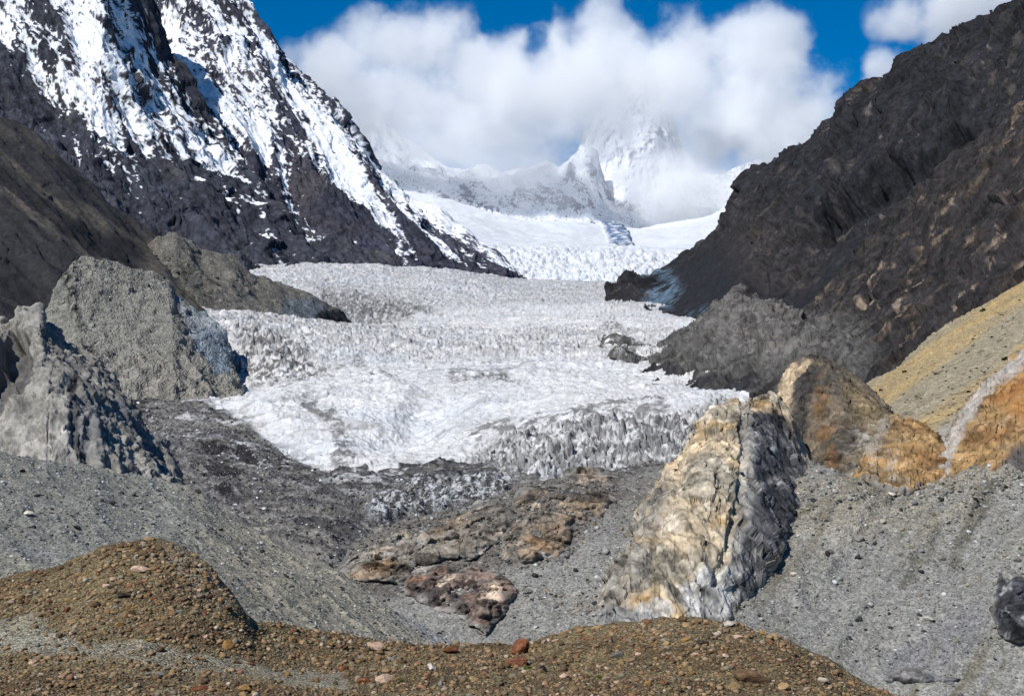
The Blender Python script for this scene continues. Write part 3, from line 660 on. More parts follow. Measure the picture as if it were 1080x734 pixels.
    dc = mix(dc, np.broadcast_to(S(112, 108, 104), c.shape), .8 * region(wx, wy, [(150,432),(240,445),(300,500),(240,560),(190,520),(120,450)], 14) * sstep(-.3, .4, fbm(P0, 14, 4, 315)))
    dc = mix(dc, np.broadcast_to(S(175, 176, 176), c.shape), sstep(.30, .45, dn) * .75 * np.clip(thin + .25, 0, 1))
    dc = mix(dc, np.broadcast_to(S(148, 152, 154), c.shape), serac_db * sstep(-.1, .25, grit2 + .5 * grit))
    dc = mix(dc, np.broadcast_to(S(165, 165, 165), c.shape), .85 * sstep(.30, .42, fbm(stretch(P, (.9, -.3, 0), 2.5), 4, 3, 316)) * sstep(-.3, .3, n0))
    dc = mix(dc, np.broadcast_to(S(44, 43, 44), c.shape), .7 * sstep(.3, .45, fbm(stretch(P, (.9, -.3, 0), 2.5), 6, 3, 318)))
    pools = np.zeros(len(P))
    for pts in ([(208,474),(222,470),(240,476),(236,484),(218,486)], [(243,478),(258,476),(278,488),(270,494),(250,488)], [(214,500),(232,496),(256,503),(240,512),(222,508)], [(228,520),(246,516),(248,528),(236,532)]):
        pools = np.maximum(pools, region(x + 10*n0 + 7*n00 + 4*n000, y + 4*n0 + 5*n00 + 4*n000, pts, 1.0))
    dc = mix(dc, np.broadcast_to(S(40, 38, 38), c.shape), pools * .95)
    tn, jt = rock_tone(P, 2.6, 361, (.9, -.3, .1), 2.5, amt=1.25)
    fin = fbm(stretch(P, (0, .2, 1), 5), 3.2, 2, 362)
    dc = dc * tn[:, None]
    dc = mix(dc, np.broadcast_to(S(182, 184, 184), c.shape), serac_db * sstep(.05, .25, fin) * .9)
    dc = mix(dc, np.broadcast_to(S(48, 48, 50), c.shape), serac_db * sstep(.05, .25, -fin) * .8)
    c = mix(c, np.broadcast_to(S(58, 58, 58), c.shape), serac_lo * sstep(.12, .34, fin) * .75)
    isl = sstep(.16, .3, fbm(stretch(P0, (.9, -.3, 0), 2.5), 26, 4, 381, gain=.6)) * region(x, y, [(180,405),(262,425),(300,455),(345,490),(420,496),(430,516),(330,520),(270,500),(200,450),(150,430)], 12)
    c = mix(c, dc, debris * (1 - .85 * isl))
    return L, grid_mesh('glacier', L.P, L.nv, L.nu, c, M_ice)
L_gl, o = glacier()
tag(o, 'white crevassed glacier tongue with grey debris-covered snout filling the valley', 'glacier', 'structure')
# ------------------------------------------------------------------ middle ground: gravel moraine, scree, rock outcrops
M_grav = ground_mat('grey_gravel', 0.30, vary=0.24, bump=.5, dist=0.15, cells=True)
M_scree = ground_mat('grey_scree', 0.40, vary=0.24, bump=.6, dist=0.25, cells=True)
M_rock = ground_mat('banded_rock', .9, vary=0.36, bump=0.9, dist=.8)
M_soil = ground_mat('stony_soil', 0.07, vary=0.38, bump=1.0, dist=0.07, cells=True)

def gravel():
    crest = [(-160,458,145),(0,477,150),(30,481,152),(60,487,155),(100,494,160),(130,500,165),(165,506,170),(200,512,168),(216,520,165),(230,534,161),(248,548,157),(270,562,153),(300,578,149),(330,592,146),(355,606,144),(380,623,142),(405,640,141),(430,655,140),(455,668,140),(480,681,140),(520,700,142),(560,722,145)]
    mid = [(-160,560,104),(0,560,106),(100,560,112),(200,570,120),(240,590,119),(300,620,118),(380,660,119),(440,690,121),(560,736,128)]
    base = [(-160,690,74),(0,668,78),(140,632,84),(240,672,86),(300,700,90),(400,724,97),(500,742,105),(560,760,112)]
    L = Land([base, mid, crest, ('back', 12, -7), ('back', 60, -50)], -160, 560, 1.0, [70, 150, 12, 8], smooth=4)
    P = L.P
    n1 = fbm(P, 22, 3, 401); n2 = fbm(P, 4, 4, 402); n3 = fbm(P, 1.2, 3, 403)
    gl = fbm(stretch(P, (.35, -.75, -.3), 7), 5, 4, 404, ridged=True)
    L.push((.9 * n1 + .3 * n2 + .12 * n3 + .55 * (gl - .4)) * sstep(0, .3, L.T), (0, 0, 1))
    c = np.broadcast_to(S(128, 127, 118), P.shape) * (1 + .10 * n1 + .14 * n2 + .14 * n3)[:, None]
    wx = L.x + 6 * n2; wy = L.y + 4 * n2
    c = mix(c, np.broadcast_to(S(140, 136, 114), c.shape), .5 * sstep(-.1, .5, n1) * (L.x < 330))
    c = mix(c, np.broadcast_to(S(146, 138, 120), c.shape) * (1 + .14 * n2[:, None] + .14 * n3[:, None]), .8 * sstep(170, 260, L.x))
    c = mix(c, np.broadcast_to(S(152, 152, 152), c.shape), .7 * streak(wx, wy, [(430,640),(470,672),(510,700)], 8, 16) + .4 * region(wx, wy, [(20,570),(55,568),(60,582),(20,586)], 5))
    return L, grid_mesh('gravel_moraine', L.P, L.nv, L.nu, c, M_grav)
L_gr, o = gravel()
tag(o, 'grey gravel moraine sloping down to the right behind the brown rubble', 'moraine', 'structure')

def scree():
    bottom = [(300,760,205),(360,735,215),(520,715,225),(600,705,228),(700,700,230),(800,720,230),(900,750,230),(1080,810,222),(1240,870,215)]
    mid = [(300,700,232),(360,650,245),(520,622,254),(640,600,260),(700,600,262),(800,600,266),(900,610,262),(1080,625,250),(1240,640,240)]
    top = [(300,650,262),(340,615,270),(356,600,274),(376,575,282),(430,550,292),(480,540,296),(560,508,304),(640,497,312),(700,493,322),(740,496,332),(780,500,346),(840,486,330),(870,490,316),(900,508,304),(930,514,300),(960,516,298),(1000,506,296),(1040,500,294),(1080,494,290),(1240,470,285)]
    L = Land([bottom, mid, top, ('back', 25, -14), ('back', 80, -50)], 300, 1240, 1.0, [110, 140, 12, 8], smooth=5)
    L.y0, L.Y0 = L.y.copy(), L.Y.copy()
    P = L.P; g = (-.5, -.45, -.5)
    n1 = fbm(P, 40, 3, 411); n2 = fbm(P, 6, 4, 412); n3 = fbm(P, 1.8, 3, 413); gl = fbm(stretch(P, g, 5), 14, 4, 414, ridged=True)
    right = sstep(760, 840, L.x)
    upper = sstep(.9, 1.6, L.T)
    L.push((1.6 * n1 + .6 * n2 + .22 * n3 + (.8 + 2.6 * right * (.4 + upper)) * (gl - .4)) * sstep(0, .3, L.T))
    c = np.broadcast_to(S(132, 130, 124), P.shape) * (1 + .10 * n1 + .14 * n2 + .16 * n3)[:, None]
    c = mix(c, np.broadcast_to(S(142, 134, 118), c.shape) * (1 + .15 * n2[:, None]), right * upper * sstep(-.3, .4, n1 + (gl - .4)) * .8)
    wx = L.x + 5 * n2; wy = L.y + 5 * n1
    dk = np.clip(streak(wx, wy, [(1045,515),(1030,540),(1005,585)], 3.5, 5) + streak(wx, wy, [(965,590),(952,615)], 2, 4) + streak(wx, wy, [(990,560),(965,600)], 2, 4) * .7 + streak(wx, wy, [(840,545),(820,600),(800,640)], 3, 8) * .5, 0, 1)
    c = mix(c, np.broadcast_to(S(94, 90, 78), c.shape), dk * .75)
    gst = sstep(.45, .75, fbm(stretch(P, g, 9), 9, 3, 415, ridged=True)) * right * sstep(-.3, .4, n1)
    c = mix(c, np.broadcast_to(S(104, 98, 82), c.shape), gst * .8)
    band = region(wx, wy, [(320,640),(340,605),(372,566),(430,542),(500,522),(560,500),(620,486),(660,490),(652,520),(620,560),(590,592),(540,600),(500,600),(440,624),(390,640)], 9)
    c = mix(c, np.broadcast_to(S(98, 93, 87), c.shape) * (1 + .35 * n2 + .3 * n3)[:, None], band * (.55 + .5 * sstep(-.3, .3, n2)))
    low = streak(wx, wy, [(1020,655),(985,690),(950,705)], 10, 20)
    c = mix(c, np.broadcast_to(S(112, 111, 113), c.shape), low * .6)
    c = mix(c, np.broadcast_to(S(98, 92, 86), c.shape), .8 * region(wx, wy, [(620,500),(690,495),(680,525),(640,540),(610,530)], 10) * sstep(-.3, .2, n2))
    return L, grid_mesh('scree_slope', L.P, L.nv, L.nu, c, M_scree)
L_sc, o = scree()
tag(o, 'smooth grey scree slopes running down to the gully behind the rubble mound', 'scree slope', 'structure')

def rocky(P, x, y, seed, g=(.2, -.3, -.9), k=3, big=9.0):
    rid = fbm(stretch(P, g, k), big, 4, seed, ridged=True, gain=.55)
    f1, f2, cid = worley(np.stack([P @ np.array([.8, .5, .3]), P @ np.array([-.3, .2, .9])], -1) / (big * .7) + fbm(P, big, 2, seed + 1)[:, None] * .4, seed)
    n = fbm(P, big * .35, 4, seed + 2, gain=.6)
    return rid, cid, np.clip(f2 - f1, 0, .25), n

def outcrop_on(base, name, poly, bulge, colour, seed, g=(.3, -.3, -.8), soft=7.0, big=7.0):
    xs = [a for a, _ in poly]; ys = [b for _, b in poly]
    px = np.arange(min(xs) - 6, max(xs) + 6, .9); py = np.arange(max(ys) + 6, min(ys) - 6, -.9)
    Yb = base.Y0.reshape(base.nv, base.nu); yb = base.y0.reshape(base.nv, base.nu)
    vis = base.t <= 2.0001
    G = np.zeros((len(py), len(px)))
    for k, x in enumerate(px):
        j = min(max((x - base.px[0]) / (base.px[1] - base.px[0]), 0), base.nu - 2); i = int(j); u = j - i
        yc = (1 - u) * yb[vis, i] + u * yb[vis, i + 1]; Yc = (1 - u) * Yb[vis, i] + u * Yb[vis, i + 1]
        o = np.argsort(yc); G[:, k] = np.interp(py, yc[o], Yc[o])
    X, Yy = np.meshgrid(px, py); x = X.ravel(); y = Yy.ravel(); D = G.ravel()
    P0 = bearing(x, y, D)
    wob = 15 * fbm(P0, 22, 5, seed + 30, gain=.66) + 3.5
    d = seg_dist(x, y, poly, True); sd = np.where(inside(x, y, poly), d, -d) + wob
    prof = 1 - np.exp(-np.maximum(sd, 0) / soft)
    rid, cid, gap, n = rocky(P0, x, y, seed, g, big=big)
    B = bulge * prof * (.75 + .7 * fbm(P0, 18, 3, seed + 33)) + prof * (3.2 * (rid - .4) + .18 * facet(stretch(P0, (.7, .2, -.5), 2.5), 8, seed + 60, .3) + .34 * facet(stretch(P0, (.7, .2, -.5), 2), 2.6, seed + 61, .25) + .5 * n) * (big / 7) - np.where(sd < 0, 1.5 + .4 * -sd, 0)
    P = bearing(x, y, D - B)
    P[:, 2] += .35 * B * prof * .6
    col = colour(P, x, y, rid, cid, n)
    edge = sstep(0, 9, sd + 9 * fbm(P0, 4, 3, seed + 35) + 2)
    col = mix(np.broadcast_to(S(124, 121, 115), col.shape), col, edge)
    tn, jt = rock_tone(P, 1.9, seed + 80, (.7, .2, -.5), 3, amt=1.5)
    return grid_mesh(name, P, len(py), len(px), col * tn[:, None], M_rock, keep=sd > -3)

def col_ridge(P, x, y, rid, cid, n):
    n1 = fbm(stretch(P, (.7, .2, -.5), 4), 16, 4, 421); n2 = fbm(P, 5, 4, 422)
    c = mix(np.broadcast_to(S(122, 114, 103), P.shape), np.broadcast_to(S(136, 117, 96), P.shape), sstep(-.2, .4, n1))
    c = mix(c, np.broadcast_to(S(66, 64, 63), c.shape), sstep(.05, .45, fbm(stretch(P, (.7, .2, -.5), 3), 22, 3, 423)) * .9)
    c = mix(c, np.broadcast_to(S(126, 124, 118), c.shape), .8 * region(x, y, [(360,600),(400,570),(430,555),(470,550),(440,580),(400,590)], 8) * sstep(-.2, .3, n2))
    pale = region(x + 4 * n2, y + 4 * n1, [(543,538),(568,530),(570,538),(548,548)], 2) + region(x + 3 * n2, y + 3 * n1, [(522,562),(545,548),(550,556),(530,566)], 2) + region(x + 3 * n2, y + 2 * n1, [(606,512),(612,501),(620,503),(624,514),(616,520)], 2) + region(x + 3 * n2, y, [(390,585),(410,572),(414,576),(396,590)], 2)
    c = mix(c, np.broadcast_to(S(170, 154, 136), c.shape), np.clip(pale, 0, 1) * .9)
    rust = region(x + 5 * n2, y + 5 * n1, [(380,595),(400,588),(420,590),(410,606),(385,604)], 4) + region(x + 5*n2, y + 5*n1, [(555,570),(575,560),(580,580),(565,590)], 4)
    c = mix(c, np.broadcast_to(S(120, 94, 66), c.shape), np.clip(rust, 0, 1) * .7)
    return c * (1 + .3 * n2[:, None])
for poly, bl, sd, lab in (
    ([(352,606),(370,588),(388,572),(408,560),(430,553),(442,566),(436,590),(424,612),(400,608),(376,606)], 1.8, 43, 'olive and rust streaked outcrop touching the tail of the gravel moraine'),
    ([(436,584),(444,560),(470,546),(500,535),(528,528),(540,548),(528,572),(500,590),(470,592),(448,596)], 1.6, 143, 'dark brown outcrop in the middle of the broken rock band below the ice'),
    ([(530,572),(540,540),(556,520),(578,514),(600,516),(606,540),(600,570),(590,590),(572,586),(552,594),(536,588)], 2.0, 243, 'largest brown outcrop of the broken rock band with a pale cap'),
    ([(596,524),(602,506),(612,498),(628,500),(648,512),(650,530),(632,546),(612,552),(600,540)], 1.8, 343, 'uppermost outcrop of the broken rock band crowned by a pale block')):
    tag(outcrop_on(L_sc, 'rock_outcrop', poly, bl, col_ridge, sd, soft=4), lab, 'rock outcrop', group='outcrops of the broken rock band')

def col_knob(P, x, y, rid, cid, n):
    n1 = fbm(stretch(P, (.5, .2, -.8), 4), 9, 4, 431); n2 = fbm(P, 3, 4, 432)
    c = mix(np.broadcast_to(S(120, 104, 94), P.shape), np.broadcast_to(S(78, 72, 70), P.shape), sstep(-.1, .4, n1))
    c = mix(c, np.broadcast_to(S(186, 168, 148), c.shape), np.clip(region(x + 3*n2, y + 3*n1, [(458,618),(475,598),(485,600),(478,612),(465,622)], 2) + region(x + 3*n2, y, [(505,632),(528,610),(528,634),(520,640)], 3) + region(x + 2*n2, y, [(464,632),(474,625),(474,632),(466,636)], 2), 0, 1) * .9)
    c = mix(c, np.broadcast_to(S(132, 92, 66), c.shape), sstep(.1, .45, fbm(P, 8, 3, 433)) * .6)
    return c * (1 + .32 * n2[:, None])
tag(outcrop_on(L_sc, 'rock_outcrop', [(424,622),(434,606),(446,595),(462,592),(480,600),(505,603),(524,606),(536,616),(541,628),(536,645),(520,660),(512,668),(492,658),(470,646),(448,636)], 2.4, col_knob, 47, soft=4),
    'pinkish brown fractured outcrop low in the gully above the gravel moraine', 'rock outcrop')
def col_wedge(P, x, y, rid, cid, n): return np.broadcast_to(S(66, 70, 78), P.shape) * (1 + .4 * n[:, None] + .3 * (rid[:, None] - .4))
tag(outcrop_on(L_sc, 'rock_slab', [(632,656),(640,640),(655,629),(672,627),(682,634),(668,648),(650,657)], 3.0, col_wedge, 53, soft=3, big=4),
    'small blue-black rock slab at the foot of the pale rock spur', 'rock slab')
def col_slab(P, x, y, rid, cid, n): return mix(np.broadcast_to(S(64, 65, 68), P.shape), np.broadcast_to(S(138, 138, 137), P.shape), .8 * sstep(.22, .36, fbm(stretch(P, (.15, .1, 1), 6), 3, 4, 441))) * (1 + .35 * n[:, None])
tag(outcrop_on(L_sc, 'rock_outcrop', [(1045,642),(1049,618),(1055,605),(1062,612),(1068,601),(1080,606),(1100,598),(1150,610),(1150,668),(1090,668),(1075,673),(1062,668),(1055,655)], 2.6, col_slab, 59, g=(.1,.1,1), soft=6, big=5),
    'isolated dark grey jagged outcrop in the lower right scree', 'rock outcrop')
def col_mound(P, x, y, rid, cid, n): return np.broadcast_to(S(98, 97, 99), P.shape) * (1 + .2 * n[:, None])
tag(outcrop_on(L_sc, 'rock_slab', [(928,718),(945,708),(965,706),(990,710),(1012,716),(1000,722),(950,722)], 2.5, col_mound, 61, soft=4, big=4),
    'low dark grey hump at the bottom of the right scree slope', 'rock slab')

# the pale spur and its dark flank
def spur():
    bottom = [(612,690,236),(650,680,236),(700,676,236),(745,672,238),(770,658,244),(790,634,252),(812,600,263),(832,566,279),(850,538,300),(862,522,314)]
    mid = [(612,655,246),(650,610,249),(680,585,254),(700,565,258),(740,535,266),(770,515,275),(800,505,287),(835,500,307),(862,508,320)]
    crest = [(612,645,252),(640,614,259),(650,602,262),(658,577,271),(664,558,279),(672,541,286),(680,527,291),(690,513,298),(700,499,304),(712,483,309),(722,471,313),(734,455,317),(746,441,321),(758,431,324),(768,425,326),(776,421,328),(784,420,329),(800,418,331),(812,412,336),(822,415,338),(832,430,339),(842,452,339),(851,480,337),(862,505,332)]
    skirt = [(a, b + 24, y + 12) for a, b, y in bottom]
    L = Land([skirt, bottom, mid, crest, ('back', 14, -10), ('back', 60, -70)], 612, 862, .8, [16, 110, 140, 10, 6], smooth=2, ragged={1: (9, 40, 3), 3: (8, 24, 4)})
    P = L.P; x, y = L.x, L.y
    g = (.25, -.5, -.8)
    rid, cid, gap, n = rocky(P, x, y, 451, g, k=3.5, big=9)
    n1 = fbm(P, 22, 4, 452); n2 = fbm(P, 3.2, 4, 453, gain=.6)
    cleft = streak(x + 2.5 * n1, y, [(783,428),(784,460),(784,500),(780,530),(772,560),(764,590),(756,615)], 1.6, 4)
    cleft2 = streak(x + 2.5 * n1, y, [(718,470),(706,486),(716,500),(714,525),(700,545),(690,570),(688,600)], 1.2, 3) + streak(x + 2*n1, y + n1, [(745,458),(762,454),(770,466)], 1, 2) + streak(x + 2*n1, y, [(664,556),(668,585),(655,610)], 1, 3)
    L.push((1.6 * (rid - .42) + .065 * facet(P, 15, 447, .05) + .07 * facet(stretch(P, g, 2.2), 10, 445, .2) + .15 * facet(stretch(P, g, 1.8), 3, 446, .15) + .4 * n2 - 1.0 * cleft - 1.0 * np.clip(cleft2, 0, 1)) * sstep(0, .2, L.T))
    P = L.P
    wx = x + 5 * n1; wy = y + 5 * n2
    pale = mix(np.broadcast_to(S(186, 168, 140), P.shape), np.broadcast_to(S(156, 148, 132), P.shape), sstep(-.3, .4, n1))
    pale = mix(pale, np.broadcast_to(S(172, 140, 92), P.shape), .8 * sstep(.05, .5, fbm(P, 12, 4, 454)))
    pale = mix(pale, np.broadcast_to(S(206, 194, 174), P.shape), .8 * sstep(.1, .5, fbm(stretch(P, g, 3), 7, 4, 455)))
    pale = mix(pale, np.broadcast_to(S(90, 84, 74), P.shape), .75 * sstep(.22, .5, fbm(stretch(P, (.6, -.3, -.7), 4), 6, 4, 456)))
    left = region(wx, wy, [(600,680),(650,590),(672,540),(700,500),(706,520),(696,560),(686,610),(650,660)], 7)
    leftc = mix(np.broadcast_to(S(128, 124, 116), P.shape), np.broadcast_to(S(150, 128, 92), P.shape), sstep(0, .5, fbm(P, 10, 3, 457)))
    c = mix(pale, leftc, left * .75)
    dk = region(x + 2.5 * n1, y + 3 * n2, [(786,436),(808,432),(826,438),(838,460),(850,490),(846,530),(836,560),(812,590),(790,628),(776,640),(778,600),(786,560),(790,520),(788,480)], 4)
    dark = mix(np.broadcast_to(S(60, 60, 63), P.shape), np.broadcast_to(S(84, 84, 85), P.shape), sstep(-.2, .5, n1))
    Wv = P + np.stack([n1, n2, n1], -1) * 1.5
    vein = np.maximum(1 - sstep(.01, .05, np.abs(perlin(stretch(Wv, (.55, -.3, -.7), 5) / 4.5, 458))), .8 * (1 - sstep(.01, .04, np.abs(perlin(stretch(Wv, (-.2, -.3, -.9), 5) / 6.5, 459))))) * sstep(-.3, .2, fbm(P, 9, 2, 460))
    dark = mix(dark, np.broadcast_to(S(168, 166, 162), P.shape), vein * .8)
    c = mix(c, dark, dk)
    greyseam = streak(wx, wy, [(786,425),(788,470),(790,520),(784,555),(776,590),(768,620)], 4, 6)
    c = mix(c, np.broadcast_to(S(150, 147, 140), c.shape), greyseam * .7)
    band = streak(wx, wy, [(790,525),(812,508),(840,505)], 3, 3) + streak(wx, wy, [(818,452),(838,470),(850,500)], 3, 4)
    c = mix(c, np.broadcast_to(S(150, 148, 145), c.shape), np.clip(band, 0, 1) * .4 * sstep(-.3, .3, n2))
    foot = region(wx, wy, [(720,620),(745,600),(775,600),(790,620),(775,650),(740,662),(725,650)], 5)
    c = mix(c, mix(np.broadcast_to(S(196, 194, 188), c.shape), np.broadcast_to(S(92, 92, 92), c.shape), sstep(0, .35, fbm(P, 5, 3, 459))), foot * .85)
    c = mix(c, np.broadcast_to(S(190, 186, 178), c.shape), .8 * region(wx, wy, [(675,640),(700,630),(712,645),(690,655),(672,652)], 3))
    c = mix(c, np.broadcast_to(S(128, 128, 127), c.shape), .85 * region(wx, wy, [(600,690),(612,650),(632,640),(662,640),(700,650),(700,690)], 8))
    olive = region(wx, wy, [(690,600),(700,560),(705,600),(690,640)], 5)
    c = mix(c, np.broadcast_to(S(110, 104, 88), c.shape), olive * .6)
    tn, jt = rock_tone(L.P, 1.7, 771, g, 2.5, amt=1.15)
    L.push(-.35 * jt * sstep(0, .2, L.T))
    c = mix(np.broadcast_to(S(128, 126, 120), c.shape), c, sstep(1.0, 1.2, L.T + .25 * fbm(P, 6, 3, 776) + .02))
    c = c * tn[:, None]
    return L, grid_mesh('rock_spur', L.P, L.nv, L.nu, c * (1 + .2 * n2[:, None]), M_rock)
L_sp, o = spur()
tag(o, 'steep cream and ochre rock spur with a veined black right flank', 'rock spur')

def knob():
    base = [(818,470,352),(835,492,345),(850,500,335),(870,512,322),(900,520,308),(930,518,300),(952,500,310)]
    mid = [(818,440,385),(835,440,372),(860,440,358),(890,450,345),(920,465,330),(952,470,330)]
    crest = [(818,420,430),(824,406,430),(828,396,430),(836,386,428),(846,380,425),(856,377,420),(870,377,415),(880,381,412),(890,388,410),(902,398,405),(914,408,400),(926,420,395),(938,434,385),(952,448,370)]
    L = Land([base, mid, crest, ('back', 15, -10), ('back', 60, -70)], 818, 952, .8, [80, 90, 10, 6], smooth=2, ragged={0: (10, 30, 6), 2: (5, 22, 7)})
    P = L.P; x, y = L.x, L.y; g = (.35, -.4, -.8)
    rid, cid, gap, n = rocky(P, x, y, 461, g, k=4, big=9)
    n1 = fbm(P, 18, 4, 462); n2 = fbm(P, 3, 4, 463, gain=.6)
    L.push((2.4 * (rid - .42) + .08 * facet(stretch(P, g, 2.2), 9, 465, .2) + .15 * facet(stretch(P, g, 1.8), 3, 466, .15) + .5 * n2) * sstep(0, .2, L.T))
    wx = x + 4 * n1; wy = y + 4 * n2; P = L.P
    c = mix(np.broadcast_to(S(104, 93, 78), P.shape), np.broadcast_to(S(82, 77, 70), P.shape), sstep(-.3, .3, n1))
    c = mix(c, np.broadcast_to(S(112, 86, 60), c.shape), .85 * streak(wx + 5 * n2, wy, [(862,398),(866,430),(872,465),(876,490)], 4, 10) * sstep(-.15, .3, fbm(stretch(P, g, 4), 6, 3, 464)))
    c = mix(c, np.broadcast_to(S(52, 51, 50), c.shape), .85 * region(wx, wy, [(836,400),(856,384),(868,390),(858,410),(850,440),(845,470),(836,460)], 4))
    c = mix(c, np.broadcast_to(S(190, 168, 138), c.shape), .85 * region(wx, wy, [(820,425),(822,408),(832,392),(850,380),(862,380),(840,396),(834,420),(828,436)], 3))
    c = mix(c, np.broadcast_to(S(128, 112, 84), c.shape), .7 * region(wx, wy, [(885,400),(905,405),(940,440),(930,470),(900,440)], 6))
    c = mix(c, np.broadcast_to(S(152, 146, 134), c.shape), .7 * region(wx, wy, [(890,480),(915,440),(940,445),(930,500),(900,515)], 6) * sstep(-.2, .3, n2))
    tn, jt = rock_tone(L.P, 1.9, 773, g, 2.5, amt=1.1)
    L.push(-.35 * jt * sstep(0, .2, L.T))
    c = mix(np.broadcast_to(S(128, 124, 116), c.shape), c, sstep(.02, .3, L.T + .25 * fbm(P, 5, 3, 775)))
    c = c * tn[:, None]
    return L, grid_mesh('rock_dome', L.P, L.nv, L.nu, c * (1 + .25 * n2[:, None]), M_rock)
L_kn, o = knob()
tag(o, 'rounded brown rock knob with a rusty streak behind the black flank', 'rock knob')

def orange(name, rows, x0, x1, seed, label, extra):
    L = Land(rows + [('back', 14, -8), ('back', 60, -70)], x0, x1, .8, [20, 130, 8, 5], smooth=2, ragged={1: (8, 26, seed), 2: (6, 22, seed + 1)})
    P = L.P; x, y = L.x, L.y; g = (.3, -.4, -.8)
    rid, cid, gap, n = rocky(P, x, y, seed, g, k=2.5, big=8)
    n1 = fbm(P, 18, 4, seed + 50); n2 = fbm(P, 2.6, 4, seed + 51, gain=.6)
    L.push((2.5 * (rid - .42) + .07 * facet(stretch(P, g, 1.6), 9, seed + 55, .25) + .12 * facet(P, 3, seed + 56, .2) + .4 * n2) * sstep(0, .2, L.T))
    P = L.P
    c = mix(np.broadcast_to(S(156, 126, 86), P.shape), np.broadcast_to(S(130, 98, 64), P.shape), sstep(-.1, .4, n1))
    c = mix(c, np.broadcast_to(S(172, 150, 116), c.shape), .8 * sstep(.05, .45, fbm(P, 9, 4, seed + 52)))
    c = mix(c, np.broadcast_to(S(92, 72, 54), c.shape), .8 * sstep(.22, .5, fbm(stretch(P, (.8, .1, -.4), 4), 5, 4, seed + 53)))
    tn, jt = rock_tone(L.P, 2.4, seed + 80, g, 1.5, amt=.9)
    L.push(-.3 * jt * sstep(0, .2, L.T))
    c = c * tn[:, None]
    c = mix(np.broadcast_to(S(128, 124, 116), c.shape), c, sstep(1.0, 1.16, L.T + .16 * fbm(P, 4, 3, seed + 90)))
    c = extra(c, P, x + 4 * n1, y + 4 * n2, n1, n2)
    return L, grid_mesh(name, L.P, L.nv, L.nu, c * (1 + .22 * n2[:, None]), M_rock)
def ex_block(c, P, wx, wy, n1, n2):
    c = mix(c, np.broadcast_to(S(170, 162, 148), c.shape), .7 * sstep(-.3, .3, n2 + n1) * region(wx, wy, [(908,470),(930,468),(946,480),(948,505),(925,508),(908,490)], 5))
    c = mix(c, np.broadcast_to(S(142, 138, 128), c.shape), .8 * region(wx, wy, [(905,460),(925,440),(940,436),(936,460),(915,475)], 5))
    return c
L_ob, o = orange('rock_block', [[(900,546,306),(915,544,304),(930,545,302),(948,549,300),(975,546,298),(1003,536,300)], [(900,514,306),(915,511,300),(930,514,296),(948,517,294),(975,515,293),(1003,506,296)],
    [(900,500,320),(908,478,330),(920,456,345),(932,444,350),(946,440,352),(962,444,352),(976,450,350),(988,460,345),(996,472,335),(1003,492,315)]], 900, 1003, 471,
    '', ex_block)
tag(o, 'squat orange-tan rock block between the brown knob and the orange cliff', 'rock block')
def ex_cliff(c, P, wx, wy, n1, n2):
    c = mix(c, np.broadcast_to(S(170, 166, 160), c.shape), .8 * streak(wx, wy, [(990,508),(1001,472),(1018,440),(1044,406),(1082,376)], 4, 5) * sstep(-.5, .2, n2 + .3))
    c = mix(c, np.broadcast_to(S(84, 82, 82), c.shape), .9 * region(wx, wy, [(1058,490),(1066,474),(1085,464),(1120,460),(1120,500),(1066,498)], 4))
    c = mix(c, np.broadcast_to(S(160, 108, 58), c.shape), .6 * region(wx, wy, [(1050,420),(1090,380),(1120,420),(1080,450)], 10))
    return c
L_oc, o = orange('rock_cliff', [[(985,545,302),(1000,540,300),(1040,535,298),(1080,530,294),(1240,505,288)], [(985,508,298),(1000,507,293),(1040,502,289),(1080,496,285),(1240,472,281)],
    [(985,500,312),(990,484,325),(996,466,338),(1004,450,348),(1014,434,356),(1024,420,362),(1036,404,368),(1048,396,372),(1060,388,376),(1072,376,380),(1090,366,385),(1130,340,395),(1240,285,420)]], 985, 1240, 481, '', ex_cliff)
tag(o, 'bright orange jointed cliff under the yellow slope at the right edge', 'rock cliff')
L_oc.at  # noqa

